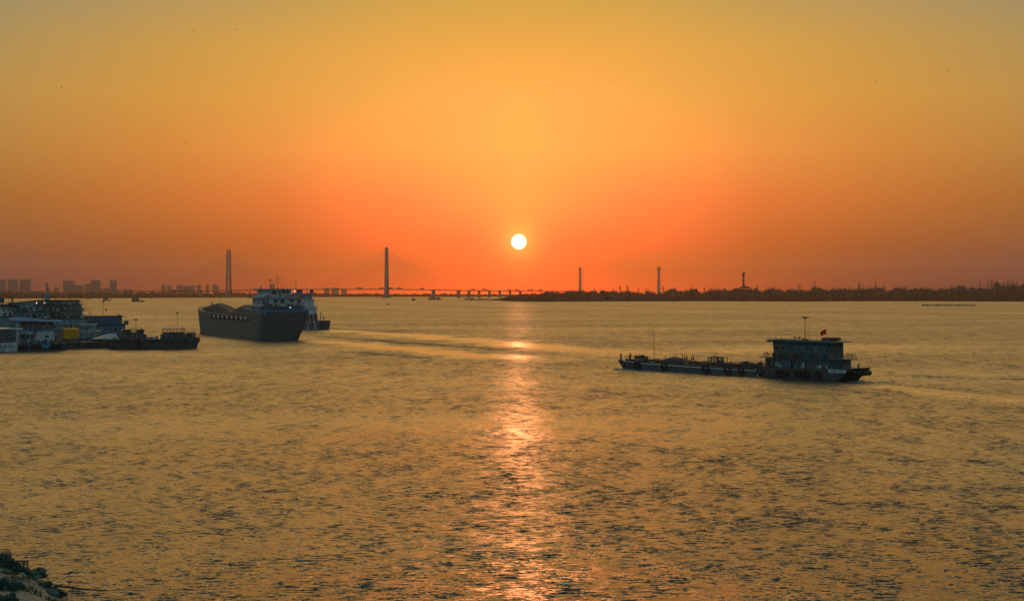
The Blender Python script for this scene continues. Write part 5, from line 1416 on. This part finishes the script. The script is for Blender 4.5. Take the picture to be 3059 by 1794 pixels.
for px in (353.5, 359): s = v.S(px, 2); v.slab('vent', s - .18, s + .18, 1.8, 2.2, Z(943), Z(937 if px < 355 else 940), m_rust)
s = v.S(308, 3); v.mast(s, 3, Z(943), Z(903, s, 3), .08, arms=((Z(915), .4), (Z(927), .5), (Z(935), .3)), radar=1.1, name='mast')
s = v.S(268, 3); v.mast(s, 3, Z(943), Z(918, s, 3), .14, arms=((Z(918.3), .6),), name='mast'); s = v.S(274, 3); v.mast(s, 3, Z(943), Z(921, s, 3), .06, name='aerial')
v.flag(v.S(318.5, 3), 3, Z(942), Z(921), .55, .9, -1, droop=.3)
s = v.S(265, .4); b = MB(); b.tube(v.p(s, .3, Z(956)), v.p(s, .3, Z(948)), .10, n=6); b.build('lamp', m_tarp, v.o)
v.rail([(sa + .4, .0), (v.S(372), .0)], Z(966), .9, m_teal, .04, 1.2)

# ---- vessels at the very left edge
v = Vessel('accommodation_ship', -60, 1041, 64, 1038, 'white two storey ship with a black funnel and red flag at the left edge', 'ship')
v.P += v.a * 10; v.o.location = v.P
Z = lambda y, s=8, t=0: v.Z(y, s, t)
v.hull([(-8, -7, 0, 10, 0, 0, 4), (v.L + 1, v.L, 0, 10, .4, .4, 4)], m_hull_dark, draft=1)
v.house('lower_house', -7, v.S(60), .5, 9.5, 4, Z(946), m_tealw, win=[(v.S(px), .8, 7.0, 1.0) for px in (-20, -5, 8, 20, 35, 50)])
v.slab('promenade_deck', -7.4, v.S(64), 0, 10, Z(946), Z(944), m_steel)
v.house('upper_house', -7, v.S(60), .8, 9, Z(944), Z(919), m_white, win=[(v.S(px, .8), .6, Z(926), .7) for px in (12, 26, 37, 51)] + [(v.S(px, .8), .7, Z(939), 1.2) for px in (14, 30, 50)])
v.slab('roof', -7.4, v.S(61), .4, 9.6, Z(919), Z(917), m_tealw)
v.house('roof_house', v.S(14), v.S(42), 2, 7, Z(917), Z(908), m_hull_dark)
s = v.S(37, 3); b = MB(); b.tube(v.p(s, 3, Z(917)), v.p(s, 3, Z(881)), .32, .26, n=9); b.build('funnel', m_steel, v.o)
s = v.S(31, 3); v.mast(s, 3, Z(909), Z(877), .05, arms=((Z(889), 1.3),), name='aerial'); s = v.S(52, 3); v.mast(s, 3, Z(917), Z(894), .04, name='aerial')
v.flag(v.S(24.5, 3), 3, Z(909), Z(884), .45, .75, -1, droop=.2)
s0, s1 = v.S(-12, 3), v.S(10, 3); v.slab('water_tank', s0, s1, 2, 5, Z(905), Z(890), m_teal); b = MB()
for q in (s0 + .4, s1 - .4):
    for t in (2.3, 4.7): b.tube(v.p(q, t, Z(917)), v.p(q, t, Z(905)), .1, n=5)
b.build('tank_stand', m_steel, v.o)

# ------------------------------------------------------------------ distant craft
def far_boat(px0, px1, yw, label, prof, cat='boat', name='river_boat', hull_y=4, extra=None, m=None):
    """prof: list of (px0, px1, ytop, ybottom) superstructure blocks"""
    v = Vessel(name, px0, yw, px1, yw - .02, label, cat, 'small craft far out on the river')
    L = v.L; zh = v.Z(yw - hull_y, 0); W_ = max(2.5, L * .22)
    v.hull([(0, .03 * L, .2 * W_, .8 * W_, .1, .1, zh), (.1 * L, .12 * L, 0, W_, .1, .1, zh), (.8 * L, .8 * L, 0, W_, .2, .2, zh), (L, .95 * L, .4 * W_, .6 * W_, .05, .05, zh * 1.25)], m or m_hull_dark, draft=.8)
    for i, (x0, x1, y1, y0) in enumerate(prof):
        s0, s1 = v.S(x0, W_ * .2), v.S(x1, W_ * .2); zc0, zc1 = (zh - .05 if i == 0 else v.Z(y0, 0)), v.Z(y1, 0)
        v.house('deckhouse' if i else 'cabin', s0, s1, W_ * .2, W_ * .8, zc0, zc1, m_hull_grey, win=[((s0 + s1) / 2, (s1 - s0) * .5, (zc0 + zc1) / 2, (zc1 - zc0) * .3)])
    if extra: extra(v, zh)
    return v
def ex1(v, zh): v.mast(v.S(268), v.L * .1, zh, v.Z(883, 0), .15)
far_boat(260, 276, 892, 'tiny hazy boat farthest left on the open water', [(264, 273, 888, 892), (266, 271, 885.5, 888)], extra=ex1)
def ex2(v, zh): v.mast(v.S(316), v.L * .1, zh, v.Z(883, 0), .2, arms=((v.Z(887, 0), 1.0),))
far_boat(306, 331, 898, 'hazy tug with a sloping low bow, between the two other far boats at the left', [(308, 322, 892, 896), (310, 320, 888, 892)], 'tug', 'tug_boat', 3, ex2)
def ex3(v, zh):
    v.mast(v.S(411), v.L * .1, zh, v.Z(882, 0), .18, arms=((v.Z(886, 0), 1.2),)); v.slab('stack', v.S(423), v.S(427), 1.5, 3.0, zh, v.Z(896, 0), m_steel)
far_boat(391, 432, 901, 'hazy tug with square wheelhouse and long low bow, nearest far boat at left', [(393, 416, 893, 897), (395, 413, 888, 893)], 'tug', 'tug_boat', 3, ex3)
def person(parent_v, s, t, z, h=1.7, sit=True):
    """one continuous skinned figure"""
    o = bpy.data.meshes.new('person'); b = MB()
    k = h / 1.7; zz = z + (.45 if sit else .88) * k
    me = bpy.data.meshes.new('person')
    if sit: J = [((0, 0, 0), .15), ((0, 0, .28), .15), ((0, 0, .5), .17), ((0, 0, .62), .07), ((0, 0, .74), .11), ((0, 0, .86), .08), ((.1, 0, -.02), .1), ((.42, .1, .02), .08), ((.45, .1, -.4), .06), ((.42, -.1, .02), .08), ((.45, -.1, -.4), .06),
                 ((0, .2, .5), .07), ((.15, .27, .25), .05), ((.4, .2, .2), .04), ((0, -.2, .5), .07), ((.15, -.27, .25), .05), ((.4, -.2, .2), .04)]
    else: J = [((0, 0, 0), .15), ((0, 0, .28), .15), ((0, 0, .5), .17), ((0, 0, .62), .07), ((0, 0, .74), .11), ((0, 0, .86), .08), ((0, 0, -.08), .12), ((0, .1, -.1), .1), ((.05, .12, -.85), .06), ((0, -.1, -.1), .1), ((-.05, -.12, -.85), .06),
                 ((0, .2, .5), .07), ((.1, .28, .22), .05), ((.3, .24, .1), .04), ((0, -.2, .5), .07), ((.1, -.28, .22), .05), ((.3, -.24, .1), .04)]
    E = [(0, 1), (1, 2), (2, 3), (3, 4), (4, 5), (0, 6), (6, 7), (7, 8), (6, 9), (9, 10), (2, 11), (11, 12), (12, 13), (2, 14), (14, 15), (15, 16)]
    me.from_pydata([(a * k, c * k, d * k) for (a, c, d), r in J], E, []); me.update()
    o = bpy.data.objects.new('person', me); COL.objects.link(o)
    sk = o.modifiers.new('skin', 'SKIN'); 
    for vv, (c, r) in zip(me.skin_vertices[0].data, J): vv.radius = (r * k, r * k)
    me.skin_vertices[0].data[0].use_root = True
    o.modifiers.new('sub', 'SUBSURF').levels = 1
    me.materials.append(m_hull_dark)
    o.location = parent_v.o.matrix_basis @ parent_v.p(s, t, zz); o.rotation_euler = parent_v.o.rotation_euler
    return o
v = far_boat(1153, 1165, 909, 'tiny open boat with one seated person on the glassy water below the taller pylon', [], hull_y=2.2)
tag(person(v, v.L * .5, .9, .7), 'person seated in the tiny open boat below the taller pylon', 'person')
far_boat(1230, 1242, 897, 'small dark boat with a square cabin just left of the dredger', [(1231, 1238, 890.5, 893)], hull_y=4)
def ex4(v, zh):
    b = MB(); W_ = v.L * .11
    a = v.p(v.S(1304), W_, zh); e = v.p(v.S(1325), W_, v.Z(876, 0))
    b.tube(a, e, .55, .3, n=4); b.tube(a + Vector((0, 0, 3)), e, .3, n=4); b.tube(v.p(v.S(1304), W_, zh), v.p(v.S(1304), W_, v.Z(884, 0)), .5, n=4); b.tube(v.p(v.S(1304), W_, v.Z(884, 0)), e, .14, n=3)
    b.build('crane_boom', m_steel, v.o)
    v.slab('winch_house', v.S(1306), v.S(1314), W_ * .5, W_ * 1.5, zh, v.Z(888, 0), m_hull_grey)
far_boat(1276, 1322, 895, 'flat dredger with several cabins and a raised crane boom before the widest bridge pier', [(1280, 1312, 890, 893), (1284, 1288, 886, 890), (1291, 1298, 885, 890)], 'dredger', 'dredger', 2, ex4)
far_boat(1388, 1417, 894.5, 'dark flat boat with a lump at each end under the bridge piers', [(1389, 1394, 889.5, 893), (1407, 1416, 889, 893), (1396, 1404, 891.5, 893)], 'barge', 'river_barge', 3)
far_boat(1426, 1462, 893.2, 'long thin barge moored by the tip of the wooded spit', [(1430, 1440, 891, 892), (1449, 1456, 890.8, 892)], 'barge', 'river_barge', 1.4)
lab5 = ['first from the left in the line of five, person standing aboard', 'second from the left in the line of five, person standing aboard', 'middle boat of the line of five',
        'fourth from the left in the line of five, person standing aboard', 'rightmost in the line of five, with a small stern post']
for i, (x0, x1) in enumerate(((2752, 2781), (2784, 2813), (2815, 2846), (2848, 2879), (2880, 2912))):
    v = Vessel('rowing_boat', x0, 913, x1, 913.4, 'dark slim boat, ' + lab5[i], 'boat', 'line of five slim boats before the right bank')
    L = v.L
    def hs(zk): return None
    st = [(0, .9, .55, 1.05, .1, .1, 2.3), (.12 * L, .14 * L, .15, 1.5, .2, .2, 1.7), (.4 * L, .4 * L, 0, 1.7, .2, .2, 1.45), (.8 * L, .8 * L, .1, 1.6, .2, .2, 1.45), (L, L - .6, .6, 1.1, .1, .1, 1.7)]
    v.hull(st, m_hull_dark, draft=.3)
    b = MB()
    for q in (.25, .45, .65, .85): v.box(b, L * q - .15, L * q + .15, .1, 1.6, 1.25, 1.4)
    b.build('thwart', m_rust, v.o)
    if i in (0, 1, 3):
        b = MB(); s = L * .6; v.box(b, s - .7, s + .9, .15, 1.55, 1.3, 2.2); b.build('engine_box', m_steel, v.o)
        tag(person(v, L * .55, .85, 1.45, 1.85, sit=False), 'person standing in the ' + ('first', 'second', '', 'fourth')[i] + ' slim boat from the left of the line of five', 'person', 'people standing in the slim boats')
    else:
        b = MB(); b.tube(v.p(L * .75, .85, 1.0), v.p(L * .75, .85, 2.6), .28, .2, n=8); b.build('stern_post', m_steel, v.o)

# ------------------------------------------------------------------ birds
def make_bird():
    b = MB()
    prof = [(-.35, .015), (-.22, .06), (0, .09), (.16, .07), (.25, .05), (.33, .055), (.42, .012)]
    rings = [[Vector((x, r * math.cos(a), r * math.sin(a))) for a in [k * math.pi / 3 for k in range(6)]] for x, r in prof]
    b.loft(rings)
    for s in (-1, 1):
        for (x0, x1, y0, z0), (x2, x3, y1, z1) in (((-.12, .16, .05, .03), (-.10, .14, .42, .20)), ((-.10, .14, .42, .20), (-.22, -.12, .95, .10))):
            t = .012
            b.loft([[Vector((x0, s * y0, z0 - t)), Vector((x1, s * y0, z0 - t)), Vector((x1, s * y0, z0 + t)), Vector((x0, s * y0, z0 + t))], [Vector((x2, s * y1, z1 - t)), Vector((x3, s * y1, z1 - t)), Vector((x3, s * y1, z1 + t)), Vector((x2, s * y1, z1 + t))]])
    b.loft([[Vector((-.33, -.03, -.01)), Vector((-.33, .03, -.01)), Vector((-.33, .03, .01)), Vector((-.33, -.03, .01))], [Vector((-.52, -.10, -.01)), Vector((-.52, .10, -.01)), Vector((-.52, .10, .01)), Vector((-.52, -.10, .01))]])
    return b
BIRDS = [(579, 92), (565, 60), (703, 89), (668, 198), (795, 76), (1026, 145), (414, 106), (346, 158), (128, 283), (183, 262), (777, 361), (1449, 311), (684, 277), (1163, 48), (1825, 246), (2131, 40), (2204, 191), (2354, 47), (2617, 243), (2386, 281),
         (2170, 528), (2544, 384), (2834, 214), (1100, 492), (1264, 352), (344, 530), (558, 426), (505, 446), (1984, 325), (1634, 191), (1282, 190), (1700, 492)]
where_b = ['left', 'centre left', 'centre', 'centre right', 'right']
bm_ = None
for i, (px, py) in enumerate(BIRDS):
    D = 300 + (i * 37) % 160
    if bm_ is None:
        bm_ = make_bird().build('bird', m_steel, None); o = bm_
    else:
        o = bm_.copy(); COL.objects.link(o)
    o.location = (PX(px, D), D, PZ(py, D)); o.rotation_euler = (R(random.uniform(-20, 20)), R(random.uniform(-15, 15)), R(random.uniform(0, 360)))
    k = .5 if i != 11 else 1.1
    o.scale = (k, k, k)
    tag(o, 'tiny dark bird flying in the orange sky, its shape a mere speck' if i != 11 else 'largest speck of a bird, high above the sun', 'bird', 'birds scattered over the sunset sky')

# ------------------------------------------------------------------ shore in the lower left corner
def gp(px, py, z=0.0):
    D = DY(py, z); return (PX(px, D), D)
def shore_z(u): return u
edge = [(-260, 1560), (-150, 1600), (-60, 1640), (20, 1668), (70, 1700), (104, 1722), (112, 1745), (140, 1757), (165, 1772), (190, 1794), (230, 1840), (330, 1960), (520, 2250)]
pts = [gp(x, y, 0) for x, y in edge]
pts = pts[:-1] + [(-9.0, 46.0), (20.0, 26.0), (70.0, 10.0), (110, -60)]
rows = []
for (x, y) in pts:
    row = []
    d = Vector((-.86, -.34, 0)) if y > 40 else Vector((-.5, -1.0, 0)).normalized()
    for j, (w, z) in enumerate(((0, -1.2), (.5, .35), (1.4, .95), (3.0, 1.25), (6, 1.5), (12, 2.0), (26, 4.5), (60, 6.5), (160, 8.0))):
        jit = random.Random(int(x * 31 + y * 17 + j)).uniform(-.12, .12) * (0 if j == 0 else 1)
        row.append(Vector((x, y, 0)) + d * w + Vector((0, 0, z + jit)))
    rows.append(row)
b = MB(); n = len(rows[0])
b._add([p for r in rows for p in r], [(i * n + j, i * n + j + 1, (i + 1) * n + j + 1, (i + 1) * n + j) for i in range(len(rows) - 1) for j in range(n - 1)])
go = b.build('shore_ground', m_ground, None)
sd = go.modifiers.new('sub', 'SUBSURF'); sd.subdivision_type = 'SIMPLE'; sd.levels = 4; sd.render_levels = 4
dtx = bpy.data.textures.new('shore_noise', 'CLOUDS'); dtx.noise_scale = .8; dtx.noise_depth = 4
dm = go.modifiers.new('disp', 'DISPLACE'); dm.texture = dtx; dm.strength = .35; dm.mid_level = .5; dm.texture_coords = 'GLOBAL'
tag(go, kind='structure')

m_leafn = mat('shore_foliage', (0.040, 0.085, 0.060), 0.75, var=0.5, scale=1.5, stain=(0.010, 0.030, 0.026))
m_grass = mat('shore_grass', (0.07, 0.085, 0.045), 0.9, var=0.5, scale=.8)
m_stone = mat('shore_stone', (0.10, 0.115, 0.10), 0.95, var=0.6, scale=3.0, bump=.6, stain=(0.02, 0.035, 0.03))
def shrub(px, py, z, w, h, seed, label, nl=1900):
    r = random.Random(seed); x, y = gp(px, py, z)
    o = empty('shrub', (x, y, z - .15)); tag(o, label, 'shrub', 'shrubs on the near shore')
    b = MB()
    for i in range(14):
        a = r.uniform(0, 6.28); l = r.uniform(.5, .95)
        b.tube((r.uniform(-.2, .2) * w, r.uniform(-.2, .2) * w, 0), (math.cos(a) * w * .5 * l, math.sin(a) * w * .4 * l, h * r.uniform(.5, .9)), .035, .012, n=4)
    b.build('stem', m_bark, o)
    b = MB()
    cl = [(Vector((r.gauss(0, .26) * w, r.gauss(0, .22) * w, h * r.uniform(.15, .95) )), r.uniform(.12, .26) * h + .08) for _ in range(16)]
    for i in range(nl):
        c, q = r.choice(cl)
        d = Vector((r.gauss(0, 1), r.gauss(0, 1), r.gauss(0, .8))).normalized() * q * r.uniform(.5, 1.15)
        p = c + d; s = r.uniform(.028, .07)
        u = Vector((r.gauss(0, 1), r.gauss(0, 1), r.gauss(0, 1))).normalized(); v_ = u.orthogonal().normalized() * s
        b._add([p - u * s * 1.4, p + v_ * .6, p + u * s * 1.4, p - v_ * .6], [(0, 1, 2, 3)])
    b.build('foliage', m_leafn, o)
    return o
shrub(6, 1694, 1.0, 1.5, 1.15, 1, 'tallest blue green shrub at the left edge of the photo')
shrub(38, 1700, .9, 1.1, .75, 2, 'dark shrub just right of the tallest one, under the wooden frame bar')
shrub(62, 1712, .9, 1.1, .55, 3, 'low dark shrub left of the wooden frame legs')
shrub(92, 1720, .6, 1.0, .55, 4, 'low dark shrub right of the wooden frame')
shrub(117, 1716, .4, .6, .5, 5, 'small dark shrub nearest the water beside the wooden frame')
shrub(14, 1762, 1.3, 1.1, .8, 6, 'green shrub lower down at the left edge of the photo')
shrub(40, 1757, 1.3, .9, .55, 7, 'green shrub on the pale ground, right of the lower left one')
shrub(146, 1766, .5, .95, .75, 8, 'blue green bush at the landward end of the pole')
shrub(170, 1775, .3, .7, .5, 9, 'small bush under the end of the pole, at the waterline')
shrub(20, 1794, 1.5, 1.3, .5, 10, 'dark low shrub at the bottom left corner')
# stones along the edge
rr = random.Random(9)
k = 0
for (px, py, sz) in ((52, 1706, .45), (75, 1712, .5), (84, 1722, .4), (100, 1724, .5), (112, 1728, .35), (104, 1738, .3), (122, 1752, .35), (134, 1768, .4), (152, 1778, .5), (162, 1783, .35), (120, 1712, .35), (30, 1690, .5)):
    x, y = gp(px, py, .5); b = MB()
    b.blob((0, 0, 0), sz * .8, sz * .7, sz * .45, k, n=14, m=10, rough=.22)
    o = b.build('stone', m_stone, None, loc=(x, y, .62 + .2 * rr.random())); k += 1
    tag(o, ['grey stone half hidden by the low dark shrub', 'angular grey stone below the wooden frame', 'small stone right below the frame legs', 'broad stone among the waterside shrubs', 'stone at the water just below the small dark shrub', 'little stone at the edge of the pale ground',
            'stone between the pale ground and the pole', 'stone in front of the bush by the pole', 'wide stone under the bush by the pole', 'lowest stone at the waterline', 'stone by the small dark waterside shrub', 'stone behind the dark shrub under the frame bar'][k - 1], 'stone', 'stones along the near shore edge')
# wooden frame
x0, y0 = gp(60, 1703, 1.0); x1, y1 = gp(82, 1706, .9)
o = empty('wooden_frame', (x1, y1, .85)); tag(o, 'dark wooden frame with two uprights and a top bar standing in the shrubs', 'frame')
H_ = (1706 - 1674) / F * y1
for dx in (0, -.24):
    b = MB(); b.box(dx - .05, dx + .05, -.05, .05, -.3, H_); b.build('post', m_bark, o)
b = MB(); b.box(-.75, .06, -.06, .06, H_ + .002, H_ + .09); b.build('top_bar', m_bark, o)
b = MB(); b.box(-.72, -.62, -.05, .05, -.3, H_); b.build('post', m_bark, o)
# pole running out over the water
xa, ya = gp(160, 1752, .55); xb, yb = gp(312, 1766, .05)
d = Vector((xb - xa, yb - ya, -.5)); b = MB(); n = 10
for i in range(n):
    p0 = Vector((0, 0, 0)) + d * (i / n); p1 = d * ((i + 1) / n); w = lambda u: Vector((0, 0, .015 * math.sin(u * 7)))
    b.tube(p0 + w(i / n), p1 + w((i + 1) / n), .085 - .045 * i / n, .085 - .045 * (i + 1) / n, n=7)
b.tube(d * .42, d * .36 + Vector((-.1, -.35, -.15)), .035, .02, n=5)
o = b.build('mooring_pole', m_bark, None, loc=(xa, ya, .62)); tag(o, 'long thin dark pole slanting from the bush out over the water', 'pole')
# grass tufts over the ground
b = MB(); r = random.Random(4)
for i in range(5200):
    u = r.uniform(0, len(pts) - 6.01); q = int(u); f = u - q
    w = r.uniform(1.0, 9) if r.random() < .5 else r.uniform(.8, 3)
    cl = math.sin(u * 5.1 + 1) * math.sin(w * 1.7) 
    if cl < r.uniform(-.4, .7): continue
    x = pts[q][0] + (pts[q + 1][0] - pts[q][0]) * f - .86 * w; y = pts[q][1] + (pts[q + 1][1] - pts[q][1]) * f - .34 * w
    z = lerp_pts([(0, -1), (.5, .35), (1.4, .95), (3, 1.25), (6, 1.5), (12, 2.0)], w) - .05
    for q_ in range(4):
        a = r.uniform(0, 6.28); h = r.uniform(.12, .32); s = .02
        dx, dy = math.cos(a), math.sin(a)
        b._add([(x - dy * s, y + dx * s, z), (x + dy * s, y - dx * s, z), (x + dx * .1, y + dy * .1, z + h)], [(0, 1, 2)])
o = b.build('shore_grass', m_grass, None); tag(o, 'dark rough grass on the near shore', 'grass', kind='stuff')
